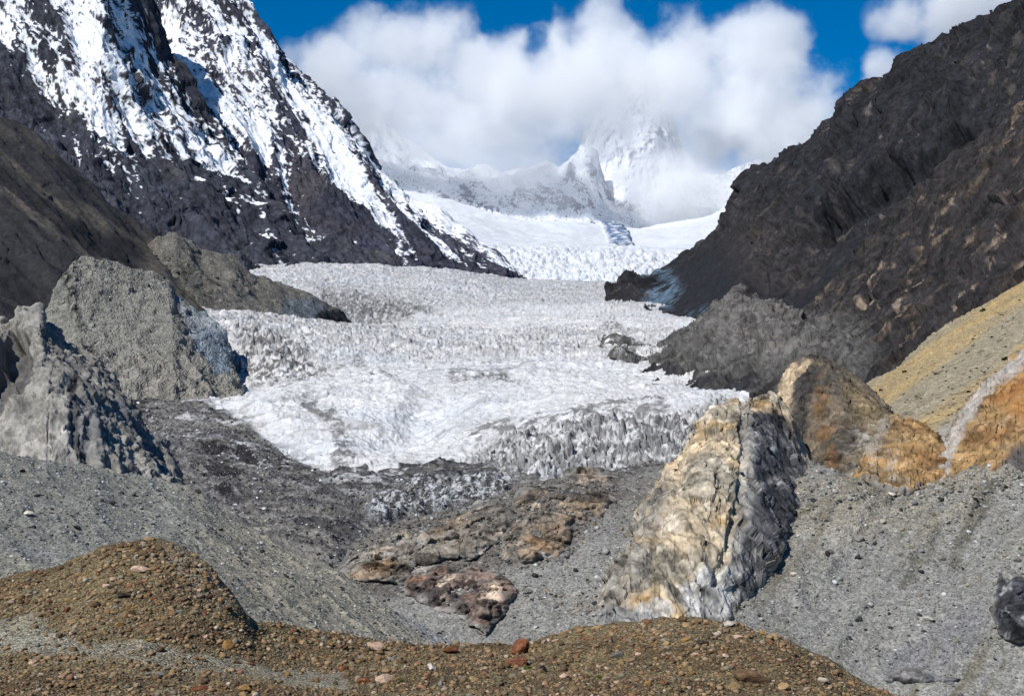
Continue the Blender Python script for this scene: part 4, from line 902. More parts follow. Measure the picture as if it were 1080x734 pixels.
# ------------------------------------------------------------------ near: brown rubble mound
def mound():
    crest = [(-160,668,56),(-60,636,55),(0,617,55),(30,607,55),(62,599,55),(84,590,54),(100,584,54),(116,579,54),(130,577,54),(160,576,54),(176,578,54),(192,583,54),(206,590,54),(218,598,53.5),(230,610,53),(242,622,52.5),(252,634,52),(260,646,52),(268,655,53),(285,657,56),(310,662,58),(340,670,59),(370,677,60),(400,679,60),(430,680,60),(480,684,60),(520,686,60),(545,684,59),(570,675,58),(600,666,57),(640,658,55),(670,653,54),(710,648,53),(735,650,52),(750,654,52),(780,660,51.5),(830,676,50),(870,692,49),(910,713,47.5),(950,731,46),(1000,758,44),(1100,815,41),(1240,890,38)]
    trail = [(-160,712,42),(0,692,42.5),(80,684,43),(150,685,43),(200,692,43),(260,700,44),(320,708,45),(420,704,48),(540,706,47),(710,694,44),(830,712,41),(950,760,38),(1100,850,34),(1240,930,30)]
    low = [(-160,760,32),(0,738,33),(300,738,34),(700,738,34),(950,800,31),(1240,980,25)]
    lower = [(-160,900,15),(500,880,15.5),(1240,1060,14)]
    lowest = [(-160,1330,2.6),(1240,1330,2.6)]
    L = Land([lowest, lower, low, trail, crest, ('back', 4, -2.2), ('back', 25, -20)], -160, 1240, 1.2, [20, 60, 90, 170, 14, 8], smooth=4)
    P = L.P; x, y = L.x, L.y
    n1 = fbm(P, 5, 3, 501); n2 = fbm(P, 1.2, 4, 502); n3 = fbm(P, .3, 3, 503)
    path = streak(x + 6 * n1, y + 3 * n2, [(-160,690),(0,676),(60,682),(120,683),(170,689),(215,697),(260,704),(310,714),(360,722)], 4.5, 6) * sstep(-.7, .1, n2 + .3)
    patch = region(x + 6 * n2, y + 4 * n1, [(-80,650),(0,652),(38,645),(60,662),(80,678),(30,684),(-80,680)], 8)
    patch2 = region(x + 6 * n2, y + 4 * n1, [(170,574),(205,588),(228,606),(250,640),(236,645),(200,625),(180,600)], 8)
    L.push((.4 * n1 + .14 * n2 + .04 * n3) * sstep(0, .5, L.T) * (1 - .5 * path), (0, 0, 1))
    c = mix(np.broadcast_to(S(116, 104, 78), P.shape), np.broadcast_to(S(98, 83, 60), P.shape), sstep(-.3, .4, n1))
    c = mix(c, np.broadcast_to(S(130, 120, 86), c.shape), .5 * sstep(.1, .6, n2))
    c = mix(c, np.broadcast_to(S(152, 147, 130), c.shape), np.clip(path * .62 + patch * .65 + patch2 * .45, 0, 1))
    c = c * (1 + .25 * n3 + .15 * n2)[:, None]
    L.path = np.clip(path + patch, 0, 1)
    return L, grid_mesh('rubble_mound', L.P, L.nv, L.nu, c, M_soil)
L_md, o = mound()
tag(o, 'brown stony mound in the foreground with a pale footpath across it', 'mound', 'structure')

# a plain floor under everything, out to the horizon
vf = bpy.data.meshes.new('valley_floor')
vf.from_pydata([(-40000, -3000, -130), (40000, -3000, -130), (40000, 60000, -130), (-40000, 60000, -130)], [], [(0, 1, 2, 3)])
paint(vf, np.broadcast_to(S(110, 110, 108), (4, 3))); vf.materials.append(M_scree)
o = bpy.data.objects.new('valley_floor', vf); C.objects.link(o)
tag(o, 'grey stony valley floor far below the moraines and the glacier', 'ground', 'structure')
# ------------------------------------------------------------------ sun, sky, camera
def sky_and_camera():
    to_sun = np.array([-.44, -.54, .72]); to_sun /= np.linalg.norm(to_sun)
    sc = bpy.context.scene
    w = bpy.data.worlds.new('World'); sc.world = w; w.use_nodes = True
    nt = w.node_tree; bg = nt.nodes['Background']
    sky = nt.nodes.new('ShaderNodeTexSky'); sky.sky_type = 'NISHITA'; sky.sun_disc = False
    sky.sun_elevation = math.asin(to_sun[2]); sky.sun_rotation = math.atan2(to_sun[0], to_sun[1])
    sky.altitude = 3000; sky.air_density = 1.0; sky.dust_density = 0.2; sky.ozone_density = 4.0
    hs = nt.nodes.new('ShaderNodeHueSaturation'); hs.inputs['Saturation'].default_value = 1.42; hs.inputs['Value'].default_value = 1.0
    nt.links.new(sky.outputs[0], hs.inputs['Color']); nt.links.new(hs.outputs[0], bg.inputs['Color'])
    bg.inputs['Strength'].default_value = 0.095
    ld = bpy.data.lights.new('sun', 'SUN'); ld.energy = 4.7; ld.angle = math.radians(.53); ld.color = (1.0, .97, .925)
    so = bpy.data.objects.new('sun', ld); C.objects.link(so)
    from mathutils import Vector
    so.rotation_euler = Vector(-to_sun).to_track_quat('-Z', 'Y').to_euler()
    so.location = (-400, -300, 600)
    cd = bpy.data.cameras.new('camera'); cd.sensor_width = 36; cd.lens = FOC / 1080 * 36
    cd.clip_start = .1; cd.clip_end = 90000; cd.shift_y = (HY - 367) / 1080
    co = bpy.data.objects.new('camera', cd); C.objects.link(co)
    co.rotation_euler = (math.radians(90), 0, 0)
    sc.camera = co
    v = sc.view_settings; v.view_transform = 'Standard'; v.look = 'None'; v.exposure = 0; v.gamma = 1; v.use_curve_mapping = False
    sc.render.engine = 'CYCLES'
    sc.cycles.max_bounces = 12; sc.cycles.diffuse_bounces = 2; sc.cycles.glossy_bounces = 2; sc.cycles.volume_bounces = 10
    sc.cycles.use_denoising = True; sc.cycles.denoising_prefilter = 'ACCURATE'
sky_and_camera()
# ------------------------------------------------------------------ stones
rng = np.random.default_rng(7); random.seed(7)

def ico(sub):
    bm = bmesh.new(); bmesh.ops.create_icosphere(bm, subdivisions=sub, radius=1)
    v = np.array([q.co[:] for q in bm.verts]); f = np.array([[q.index for q in t.verts] for t in bm.faces]); bm.free()
    return v, f

def rock_shape(sub, seed, planes=11, rough=.05):
    r = np.random.default_rng(seed); v, f = ico(sub)
    n = r.normal(size=(planes, 3)); n /= np.linalg.norm(n, axis=1, keepdims=True)
    h = r.uniform(.42, .95, planes)
    d = v @ n.T
    rad = np.where(d > .05, h / np.maximum(d, .05), 9).min(1)
    rad = np.minimum(rad, 1.15) * (1 + rough * r.normal(size=len(v)))
    return v * rad[:, None], f
SH0 = [rock_shape(1 + (k % 2), 600 + k, 7, .06 + .06 * (k % 2 == 0)) for k in range(10)]
SH1 = [rock_shape(2, 640 + k, 10, .04) for k in range(8)]

def random_rot(n):
    q = rng.normal(size=(n, 4)); q /= np.linalg.norm(q, axis=1, keepdims=True)
    w, x, y, z = q.T
    return np.stack([np.stack([1-2*(y*y+z*z), 2*(x*y-z*w), 2*(x*z+y*w)], -1), np.stack([2*(x*y+z*w), 1-2*(x*x+z*z), 2*(y*z-x*w)], -1), np.stack([2*(x*z-y*w), 2*(y*z+x*w), 1-2*(x*x+y*y)], -1)], 1)

def stone_mesh(name, pos, size, col, mat, shapes=SH0, squash=.7):
    """many small stones as one mesh (too many to count)"""
    V, Fc, Co, off = [], [], [], 0
    which = rng.integers(0, len(shapes), len(pos))
    for k, (v, f) in enumerate(shapes):
        m = which == k; n = m.sum()
        if not n: continue
        R = random_rot(n)
        q = v[None] * (size[m][:, None, None] * rng.uniform(.6, 1.0, (n, 1, 3)))
        q = np.einsum('nij,nvj->nvi', R, q); q[:, :, 2] *= squash
        q = q + pos[m][:, None, :]
        V.append(q.reshape(-1, 3)); Co.append(np.repeat(col[m], len(v), 0))
        Fc.append((f[None] + (np.arange(n) * len(v))[:, None, None]).reshape(-1, 3) + off); off += n * len(v)
    V = np.concatenate(V); Fc = np.concatenate(Fc); Co = np.concatenate(Co)
    me = bpy.data.meshes.new(name)
    me.vertices.add(len(V)); me.vertices.foreach_set('co', V.astype(f32).ravel())
    me.loops.add(Fc.size); me.loops.foreach_set('vertex_index', Fc.astype(np.int32).ravel())
    me.polygons.add(len(Fc)); me.polygons.foreach_set('loop_start', np.arange(0, Fc.size, 3, dtype=np.int32))
    me.update(calc_edges=True); paint(me, Co); me.materials.append(mat)
    o = bpy.data.objects.new(name, me); C.objects.link(o)
    return o

def spots(L, n, tmax, where=None):
    """places on a landform, evenly spread over what is seen of it"""
    P = L.P.reshape(L.nv, L.nu, 3); x = L.x.reshape(L.nv, L.nu)
    sy = HY - P[..., 2] / P[..., 1] * FOC
    w = np.maximum(sy[:-1, :-1] - sy[1:, :-1], 0.02) * (L.t[:-1, None] < tmax) * (sy[:-1, :-1] < 770) * (x[:-1, :-1] > -60) * (x[:-1, :-1] < 1140)
    if where is not None: w = w * where(x[:-1, :-1], sy[:-1, :-1])
    w = w.ravel() / w.sum()
    k = rng.choice(len(w), n, p=w); i, j = k // (L.nu - 1), k % (L.nu - 1)
    a, b = rng.random(n)[:, None], rng.random(n)[:, None]
    return (P[i, j] * (1 - a) + P[i + 1, j] * a) * (1 - b) + (P[i, j + 1] * (1 - a) + P[i + 1, j + 1] * a) * b

def pareto(n, lo, hi, a):
    u = rng.random(n); return (lo ** -a - u * (lo ** -a - hi ** -a)) ** (-1 / a)

M_stone = ground_mat('loose_stone', 0.12, vary=.25, bump=.5, dist=.03)
M_stone2 = ground_mat('loose_grey_stone', 0.4, vary=.2, bump=.5, dist=.1)
BROWN = np.array([S(138, 112, 80), S(156, 132, 100), S(114, 88, 64), S(138, 94, 70), S(180, 156, 132), S(132, 128, 116), S(70, 58, 46), S(48, 43, 38), S(142, 118, 80), S(110, 98, 76), S(198, 186, 166)])
BROWN = BROWN * .62 + .38 * S(126, 104, 76)
BW = np.array([.20, .17, .13, .06, .05, .08, .09, .06, .06, .09, .01]); BW /= BW.sum()
GREY = np.array([S(140, 140, 134), S(120, 120, 116), S(98, 98, 96), S(160, 160, 156), S(190, 190, 186), S(52, 52, 52), S(140, 132, 112), S(112, 104, 88)])
GW = np.array([.20, .18, .13, .15, .045, .16, .06, .04])

GW /= GW.sum()
# foreground rubble: fist- to head-sized stones, uncountable
path_of = L_md.path.reshape(L_md.nv, L_md.nu)[:-1, :-1]
n = 17000
p = spots(L_md, n, 4.04, lambda x, y: 1 - .78 * path_of)
s_ = pareto(n, 1.25, 6.0, 1.5) * p[:, 1] / FOC
o = stone_mesh('rubble', p + np.stack([0*s_, 0*s_, .15 * s_], -1), s_, BROWN[rng.choice(len(BROWN), n, p=BW)] * rng.uniform(.75, 1.2, (n, 1)), M_stone)
tag(o, 'loose brown rubble covering the foreground mound', 'rubble', 'stuff')
n = 22000
p = spots(L_gr, n, 2.03)
s_ = pareto(n, .7, 4.2, 2.0) * p[:, 1] / FOC * np.where(rng.random(n) < .5, .8, 1)
o = stone_mesh('gravel', p, s_, GREY[rng.choice(len(GREY), n, p=GW)] * rng.uniform(.8, 1.15, (n, 1)), M_stone2)
tag(o, 'scattered grey stones over the gravel moraine', 'gravel', 'stuff')
n = 17000
p = spots(L_sc, n, 2.0, lambda x, y: np.clip(1.25 - (y - 480) / 260, .25, 1))
s_ = pareto(n, .65, 5.0, 2.1) * p[:, 1] / FOC
o = stone_mesh('gravel', p, s_, GREY[rng.choice(len(GREY), n, p=GW)] * rng.uniform(.8, 1.15, (n, 1)), M_stone2)
tag(o, 'scattered grey stones over the scree slopes', 'gravel', 'stuff')
n = 3000
band_y = lambda x: np.interp(x, [300, 640, 760, 800, 850, 880, 930, 1000, 1080, 1140], [560, 640, 655, 615, 515, 515, 520, 512, 500, 490])
p = spots(L_sc, n, 2.0, lambda x, y: np.exp(-((y - band_y(x) - 6) / 9.0) ** 2) + .01)
s_ = pareto(n, .9, 5.0, 1.6) * p[:, 1] / FOC
o = stone_mesh('rubble', p, s_, np.concatenate([GREY, .5 * BROWN[:5] + .5 * GREY[0]])[rng.choice(len(GREY) + 5, n, p=np.concatenate([GW * .7, np.full(5, .06)]))] * rng.uniform(.8, 1.15, (n, 1)), M_stone2)
tag(o, 'fallen rubble along the foot of the spur, dome and orange cliff', 'rubble', 'stuff')
n = 2500
p = spots(L_block, n, 3.0)
s_ = pareto(n, .7, 1.7, 2.0) * p[:, 1] / FOC
o = stone_mesh('gravel', p, s_, GREY[rng.choice(len(GREY), n, p=GW)] * rng.uniform(.8, 1.15, (n, 1)), M_stone2)
tag(o, 'pale stones strewn over the moraine block', 'gravel', 'stuff')

DEB = [(130,425),(205,426),(236,440),(262,452),(286,470),(312,486),(345,502),(400,505),(470,497),(520,502),(556,512),(520,530),(470,545),(400,565),(360,600),(300,570),(240,540),(190,505),(150,470)]
n = 9000
p = spots(L_gl, n, 3.6, lambda x, y: region(x.ravel(), y.ravel(), DEB, 6).reshape(x.shape) + 1e-6)
s_ = pareto(n, .6, 3.6, 1.9) * p[:, 1] / FOC
pal = np.array([S(96, 94, 92), S(74, 73, 73), S(46, 46, 47), S(126, 123, 118), S(160, 160, 160), S(205, 207, 208)])
o = stone_mesh('rubble', p, s_, pal[rng.choice(6, n, p=[.28, .24, .2, .16, .07, .05])] * rng.uniform(.85, 1.15, (n, 1)), M_stone2)
tag(o, 'dark angular rock debris strewn over the glacier snout', 'rubble', 'stuff')

BND = [(335,612),(372,568),(430,544),(500,524),(560,502),(625,488),(658,494),(640,540),(600,590),(540,604),(500,604),(440,628)]
n = 3500
p = spots(L_sc, n, 2.0, lambda x, y: region(x.ravel(), y.ravel(), BND, 6).reshape(x.shape) + 1e-6)
s_ = pareto(n, .9, 4.5, 1.7) * p[:, 1] / FOC
pal = np.array([S(110, 104, 96), S(82, 79, 76), S(52, 51, 51), S(128, 112, 96), S(150, 138, 122)])
o = stone_mesh('rubble', p, s_, pal[rng.choice(5, n, p=[.3, .26, .18, .16, .10])] * rng.uniform(.85, 1.15, (n, 1)), M_stone2)
tag(o, 'broken dark rubble between the outcrops of the rock band below the ice', 'rubble', 'stuff')

# ---- single boulders
def boulder_mat(name, a, b, c):
    m = bpy.data.materials.new(name); m.use_nodes = True
    N = m.node_tree.nodes; L = m.node_tree.links; bs = N['Principled BSDF']
    bs.inputs['Roughness'].default_value = .9; bs.inputs['Specular IOR Level'].default_value = .25
    tc = N.new('ShaderNodeTexCoord'); oi = N.new('ShaderNodeObjectInfo')
    ad = N.new('ShaderNodeVectorMath'); ad.operation = 'ADD'
    mu = N.new('ShaderNodeVectorMath'); mu.operation = 'SCALE'; mu.inputs['Scale'].default_value = 40
    cx = N.new('ShaderNodeCombineXYZ')
    for k in 'XYZ': L.new(oi.outputs['Random'], cx.inputs[k])
    L.new(cx.outputs[0], mu.inputs[0]); L.new(tc.outputs['Object'], ad.inputs[0]); L.new(mu.outputs[0], ad.inputs[1])
    nz = N.new('ShaderNodeTexNoise'); nz.inputs['Scale'].default_value = 1.6; nz.inputs['Detail'].default_value = 8; nz.inputs['Roughness'].default_value = .65
    L.new(ad.outputs[0], nz.inputs['Vector'])
    cr = N.new('ShaderNodeValToRGB'); e = cr.color_ramp
    e.elements[0].position = .32; e.elements[1].position = .68
    e.elements[0].color = (*S(*a), 1); e.elements[1].color = (*S(*c), 1)
    k = e.elements.new(.5); k.color = (*S(*b), 1)
    L.new(nz.outputs['Fac'], cr.inputs[0])
    hv = N.new('ShaderNodeHueSaturation'); mr = N.new('ShaderNodeMapRange'); mr.inputs['To Min'].default_value = .75; mr.inputs['To Max'].default_value = 1.2
    L.new(oi.outputs['Random'], mr.inputs['Value']); L.new(mr.outputs[0], hv.inputs['Value']); L.new(cr.outputs[0], hv.inputs['Color'])
    L.new(hv.outputs[0], bs.inputs['Base Color'])
    bp = N.new('ShaderNodeBump'); bp.inputs['Strength'].default_value = .6; bp.inputs['Distance'].default_value = .12
    L.new(nz.outputs['Fac'], bp.inputs['Height']); L.new(bp.outputs[0], bs.inputs['Normal'])
    return m
BM = {'rust': boulder_mat('rust_rock', (84, 52, 36), (118, 72, 48), (150, 104, 72)), 'brown': boulder_mat('brown_rock', (66, 52, 40), (100, 78, 56), (130, 106, 78)),
      'tan': boulder_mat('tan_rock', (120, 98, 66), (148, 122, 86), (172, 150, 112)), 'pink': boulder_mat('pale_pink_rock', (160, 128, 104), (192, 162, 138), (208, 186, 164)),
      'grey': boulder_mat('grey_rock', (96, 94, 86), (128, 125, 115), (156, 152, 142)), 'dark': boulder_mat('dark_rock', (34, 30, 27), (52, 45, 40), (80, 68, 58)),
      'ochre': boulder_mat('ochre_rock', (124, 92, 50), (152, 116, 66), (176, 144, 96)), 'pale': boulder_mat('pale_rock', (168, 160, 144), (194, 186, 170), (214, 208, 196))}
CW = {'rust': 'rust-red', 'brown': 'brown', 'tan': 'tan', 'pink': 'pale pink', 'grey': 'grey', 'dark': 'dark', 'ochre': 'ochre', 'pale': 'pale'}
SHAPES = {'angular': [rock_shape(3, 700 + k, 9, .012) for k in range(4)], 'flat': [rock_shape(3, 720 + k, 10, .012) for k in range(4)], 'rounded': [rock_shape(3, 740 + k, 34, .01) for k in range(4)]}
BMESH = {}
for kind, lst in SHAPES.items():
    for k, (v, f) in enumerate(lst):
        if kind == 'rounded': v = v * .9
        me = bpy.data.meshes.new('boulder_' + kind); me.from_pydata(v.tolist(), [], f.tolist())
        me.polygons.foreach_set('use_smooth', np.full(len(f), kind == 'rounded')); me.update()
        me.materials.append(BM['brown']); BMESH[kind, k] = me
placed = []
proto = {}
def boulder(L, px, py, wpx, hpx, colr, shape, label, group=None, tmax=4.0, name='boulder'):
    i = L.at(px, py + hpx * .30, tmax)
    P = L.P[i]; Y = P[1]; m = Y / FOC
    key = (shape, random.randrange(4))
    if key in proto: o = proto[key].copy()
    else: o = bpy.data.objects.new(name, BMESH[key]); proto[key] = o
    o.name = name
    C.objects.link(o)
    a = wpx * m * .5; b = hpx * m * .5
    o.scale = (a * 1.02, a * random.uniform(.75, 1.0), b * 1.05)
    o.rotation_euler = (random.uniform(-.12, .12), random.uniform(-.14, .14), random.uniform(0, 6.3))
    if wpx > 13: o.rotation_euler.z = random.uniform(-.35, .35)
    o.location = (P[0], P[1], P[2] + b * .42)
    o.material_slots[0].link = 'OBJECT'; o.material_slots[0].material = BM[colr]
    for k in ('label', 'category', 'group'):
        if k in o: del o[k]
    tag(o, label, 'boulder' if wpx > 13 else 'stone', None, group)
    return o
MARKS = [
 (548,682,24,19,'rust','angular','big rust-brown boulder perched on the crest of the mound', 'perched boulder'),
 (544,699,27,14,'rust','flat','low rust-red boulder lying just below the perched boulder', 'low rust-red boulder'),
 (795,711,36,17,'brown','flat','widest flat brown boulder on the right half of the mound', 'widest flat boulder'),
 (363,704,20,15,'rust','rounded','round reddish boulder sitting beside the faint trail', 'round reddish boulder'),
 (389,707,13,11,'brown','rounded','brown rounded stone next to the round reddish boulder', 'brown rounded neighbour'),
 (474,684,18,11,'rust','angular','rust-red wedge on the crest against grey gravel', 'crest wedge'),
 (396,681,20,10,'pink','flat','pale pink slab on the low crest above the round reddish boulder', 'pale pink crest slab'),
 (148,599,19,9,'pink','flat','pale pink flat boulder near the top of the left hump', 'pink hump boulder'),
 (111,617,15,10,'pink','rounded','pale pinkish stone in the middle of the left hump', 'mid-hump pink stone'),
 (100,636,20,12,'brown','rounded','brown half-buried boulder on the left hump', 'half-buried brown boulder'),
 (130,626,16,9,'dark','angular','dark angular boulder below the pink flat boulder on the hump', 'dark hump boulder'),
 (240,680,12,15,'ochre','angular','upright orange-ochre slab at the right foot of the hump', 'upright orange slab'),
 (386,717,18,8,'rust','flat','rust-red flat slab below the round reddish boulder', 'rust flat slab'),
 (406,715,17,11,'pink','angular','pinkish blocky boulder beside the rust flat slab', 'pinkish block'),
 (257,725,15,13,'ochre','angular','orange-ochre block at the bottom of the picture left of centre', 'bottom ochre block'),
 (214,725,20,8,'rust','flat','rust flat rock at the bottom edge beside the ochre block', 'bottom rust rock'),
 (10,727,15,10,'brown','angular','brown angular boulder in the bottom left corner', 'corner boulder'),
 (597,712,18,10,'pink','rounded','pale pink cobble right of the green cushion plant', 'pink cobble'),
 (574,705,13,9,'dark','angular','dark brown stone beside the green cushion plant', 'dark plant-side stone'),
 (618,712,13,11,'brown','rounded','brown cobble right of the pink cobble', 'brown cobble'),
 (684,720,14,10,'ochre','rounded','ochre cobble low in the middle of the right hump', 'low ochre cobble'),
 (725,674,13,7,'ochre','flat','orange flat stone high on the right hump', 'orange flat stone'),
 (765,690,13,9,'pink','rounded','pinkish cobble on the right flank of the mound', 'flank pink cobble'),
 (741,677,14,9,'dark','angular','dark brown block high on the right flank', 'dark flank block'),
 (720,652,11,10,'brown','angular','dark brown stone on the very top of the right hump', 'top brown stone'),
 (767,657,13,6,'pale','flat','pale flat stone on the right crest', 'pale crest stone'),
 (705,678,15,11,'tan','rounded','large tan cobble below the top of the right hump', 'large tan cobble'),
 (228,661,9,8,'pale','rounded','pale round stone at the right shoulder of the left hump', 'pale shoulder stone'),
 (72,641,12,10,'rust','rounded','rust-brown cobble at the left side of the hump', 'rust hump cobble'),
 (772,722,16,9,'tan','flat','tan slab under the widest flat boulder', 'tan slab'),
 (826,724,14,9,'tan','angular','tan block right of the widest flat boulder', 'tan block'),
 (868,716,13,8,'pale','flat','pale stone near the right end of the mound', 'right-end pale stone'),
 (310,674,11,8,'tan','angular','tan angular stone on the saddle between the two humps', 'saddle stone'),
 (500,716,14,9,'tan','flat','tan slab in the middle of the lower mound', 'middle tan slab'),
 (455,703,12,8,'pale','flat','pale slab above the middle tan slab', 'middle pale slab'),
 (650,690,13,8,'grey','flat','grey flat stone on the left flank of the right hump', 'grey flank stone'),
]
short = []
for px, py, w_, h_, colr, shp, lab, sh in MARKS:
    boulder(L_md, px, py, w_, h_, colr, shp, lab)
    short.append((px, py, sh)); placed.append((px, py, w_))
# a further 264 smaller stones, each told apart by its look and its nearest landmark
cand = spots(L_md, 4000, 3.98, lambda x, y: 1 - .8 * path_of)
cx_ = CX + cand[:, 0] / cand[:, 1] * FOC; cy_ = HY - cand[:, 2] / cand[:, 1] * FOC
todo = []
for x, y in zip(cx_, cy_):
    if not (6 < x < 1010 and y < 727): continue
    w_ = float(pareto(1, 6.2, 12, 2.6)[0])
    if any(abs(x - a) < (w_ + b) * .52 and abs(y - c) < (w_ + b) * .34 for a, c, b in placed): continue
    placed.append((x, y, w_)); todo.append((x, y, w_))
    if len(todo) >= 264: break
cols = ['tan', 'brown', 'grey', 'ochre', 'rust', 'pink', 'dark', 'pale']; cw = [.24, .23, .13, .12, .10, .07, .07, .04]
recs = []
for x, y, w_ in todo:
    colr = cols[rng.choice(8, p=cw)]; shp = ['angular', 'rounded', 'flat'][rng.choice(3, p=[.45, .35, .2])]
    d = [math.hypot(x - a, (y - b) * 2.2) for a, b, _ in short]; k = int(np.argmin(d)); a, b, sh = short[k]
    dx, dy = x - a, (y - b) * 2.2
    ang = math.degrees(math.atan2(-dy, dx)) % 360
    rel = ['right of', 'above right of', 'above', 'above left of', 'left of', 'below left of', 'below', 'below right of'][int(((ang + 22.5) % 360) // 45)]
    recs.append([x, y, w_, colr, shp, rel, sh, d[k]])
byk = {}
for r in recs: byk.setdefault((r[3], r[4], r[5], r[6]), []).append(r)
ordn = ['nearest', 'second nearest', 'third nearest', 'fourth nearest', 'fifth nearest', 'sixth nearest']
for (colr, shp, rel, sh), lst in byk.items():
    lst.sort(key=lambda r: r[7])
    for q, r in enumerate(lst):
        lab = f'{CW[colr]} {shp} stone {rel} the {sh}' + ('' if len(lst) == 1 else f', {ordn[min(q, 5)]} of them')
        boulder(L_md, r[0], r[1], r[2], r[2] * {'angular': .72, 'rounded': .72, 'flat': .45}[shp], colr, shp, lab, 'stones on the rubble mound', name='stone')
# boulders on the grey slopes
for px, py, w_, h_, colr, shp, lab in [
 (119,530,8,8,'dark','angular','dark pointed boulder standing out on the gravel moraine'), (107,527,7,4,'dark','flat','dark flat stone just left of the pointed boulder on the gravel'),
 (142,522,7,4,'dark','flat','dark flat stone up right of the pointed boulder on the gravel'), (129,571,8,5,'dark','rounded','dark stone on the gravel just above the brown hump'),
 (81,556,9,5,'dark','angular','dark grey boulder mid-slope on the gravel moraine at left'), (28,541,13,5,'pale','flat','pale slab on the left part of the gravel moraine'),
 (12,586,8,5,'pale','rounded','pale stone low on the gravel at the left edge'), (208,518,8,5,'dark','angular','dark stone at the top shoulder of the gravel moraine'),
 (233,558,6,5,'dark','angular','dark stone on the right-hand slope of the gravel moraine'), (24,496,7,4,'dark','flat','dark stone near the gravel crest at the left edge'),
 (466,657,6,4,'dark','angular','dark stone low on the pale tail of the gravel moraine'), (343,629,6,4,'pale','flat','pale stone on the falling crest of the gravel moraine')]:
    boulder(L_gr, px, py, w_, h_, colr, shp, lab, tmax=2)
for px, py, w_, h_, colr, shp, lab in [
 (906,568,11,8,'grey','angular','grey boulder with dark hollow high on the right scree'), (872,582,9,9,'dark','angular','dark blocky boulder cluster top on the right scree'),
 (894,613,11,8,'grey','rounded','rounded grey boulder in the middle of the right scree'), (918,637,12,8,'pale','rounded','pale round boulder low on the right scree'),
 (980,651,11,5,'pale','flat','pale flat boulder low right on the scree'), (992,588,10,8,'grey','angular','grey angular boulder below the orange cliff scree'),
 (932,549,10,4,'pale','flat','pale slab under the squat orange block'), (897,535,9,5,'grey','flat','grey slab near the foot of the brown knob'),
 (940,520,8,5,'pale','angular','pale block at the base of the squat orange block'), (838,604,9,5,'pale','flat','pale slab on scree beside the black rock flank'),
 (1028,525,8,6,'dark','angular','dark boulder under the orange cliff'), (529,620,9,9,'dark','angular','dark block leaning at the edge of the pinkish outcrop'),
 (563,606,9,5,'dark','angular','dark block on grey scree between the two lower outcrops'), (1072,590,9,5,'grey','flat','grey slab high at the right edge of the scree')]:
    boulder(L_sc, px, py, w_, h_, colr, shp, lab, tmax=2)

# ---- plants
def leafy(name, seed, n, mat, flat=.7, leaf=.28):
    r = np.random.default_rng(seed); V, Fc = [], []
    for k in range(n):
        d = r.normal(size=3); d /= np.linalg.norm(d); d[2] = abs(d[2]) * flat
        c = d * r.uniform(.45, 1.0); u = r.normal(size=3); u /= np.linalg.norm(u); w = np.cross(u, r.normal(size=3)); w /= np.linalg.norm(w)
        s = leaf * r.uniform(.6, 1.3); b = len(V)
        V += [c - u * s, c + w * s * .5, c + u * s, c - w * s * .5]; Fc.append([b, b + 1, b + 2, b + 3])
    me = bpy.data.meshes.new(name); me.from_pydata([tuple(q) for q in V], [], Fc); me.update(); me.materials.append(mat)
    return me
M_shrub = boulder_mat('shrub_leaves', (26, 28, 18), (44, 46, 28), (66, 66, 40))
M_moss = boulder_mat('cushion_leaves', (60, 70, 24), (88, 98, 34), (120, 124, 52))
SHR = [leafy('shrub', 800 + k, 90, M_shrub) for k in range(3)]
def plant(me, L, px, py, wpx, hpx, name, label, cat, group=None, tmax=1.0):
    i = L.at(px, py + hpx * .4, tmax); P = L.P[i]; m = P[1] / FOC
    o = bpy.data.objects.new(name, me); C.objects.link(o)
    o.location = P; o.scale = (wpx * m * .5, wpx * m * .5, hpx * m * .85); o.rotation_euler.z = random.uniform(0, 6.3)
    tag(o, label, cat, None, group)
for px, py, w_ in [(870,320,0)][:0]: pass
for px, py, w_, lab in [(954,391,7,'largest dark shrub at the lower left of the yellow slope'), (1022,371,7,'wide dark shrub in the grey band of the yellow slope'), (1046,355,5,'dark shrub above the grey band high on the yellow slope'),
    (1038,327,9,'dark shrub on the upper rim of the yellow slope'), (1060,377,8,'dark shrub just above the orange cliff crest'), (1022,412,6,'dark shrub at the lower right beside the grey channel'), (987,393,5,'small dark shrub in the middle of the yellow band'),
    (929,410,6,'dark shrub at the very left tip of the yellow slope')]:
    plant(random.choice(SHR), L_yel, px, py, w_, w_ * .6, 'shrub', lab, 'shrub', 'shrubs on the yellow slope')
for k in range(70):
    x = rng.uniform(950, 1078); q = rng.uniform(-4, 78); y = 400 + q - .72 * (x - 960)
    if not 300 < y < 440: continue
    plant(random.choice(SHR), L_yel, x, y, rng.uniform(2.2, 4.2), rng.uniform(1.4, 2.4), 'shrub', 'tiny dark shrub dotted among the stripes of the yellow slope', 'shrub', 'tiny shrubs on the yellow slope')
for k in range(110):
    x = rng.uniform(150, 240); y = rng.uniform(262, 330)
    if not region(np.array([x]), np.array([y]), [(150,275),(170,262),(215,280),(240,300),(215,328),(185,325),(160,300)], 3)[0] > .5: continue
    LL = L_old if y > np.interp(x, [120, 160, 200, 240], [300, 268, 268, 276]) else L_talus
    plant(random.choice(SHR), LL, x, y, rng.uniform(2, 4), rng.uniform(1.4, 2.4), 'shrub', 'tiny dark bush on the scrubby hummock behind the moraine block', 'shrub', 'bushes on the scrubby hummock', tmax=1 if LL is L_old else 2)
MOSS = leafy('cushion_plant', 850, 260, M_moss, leaf=.2)
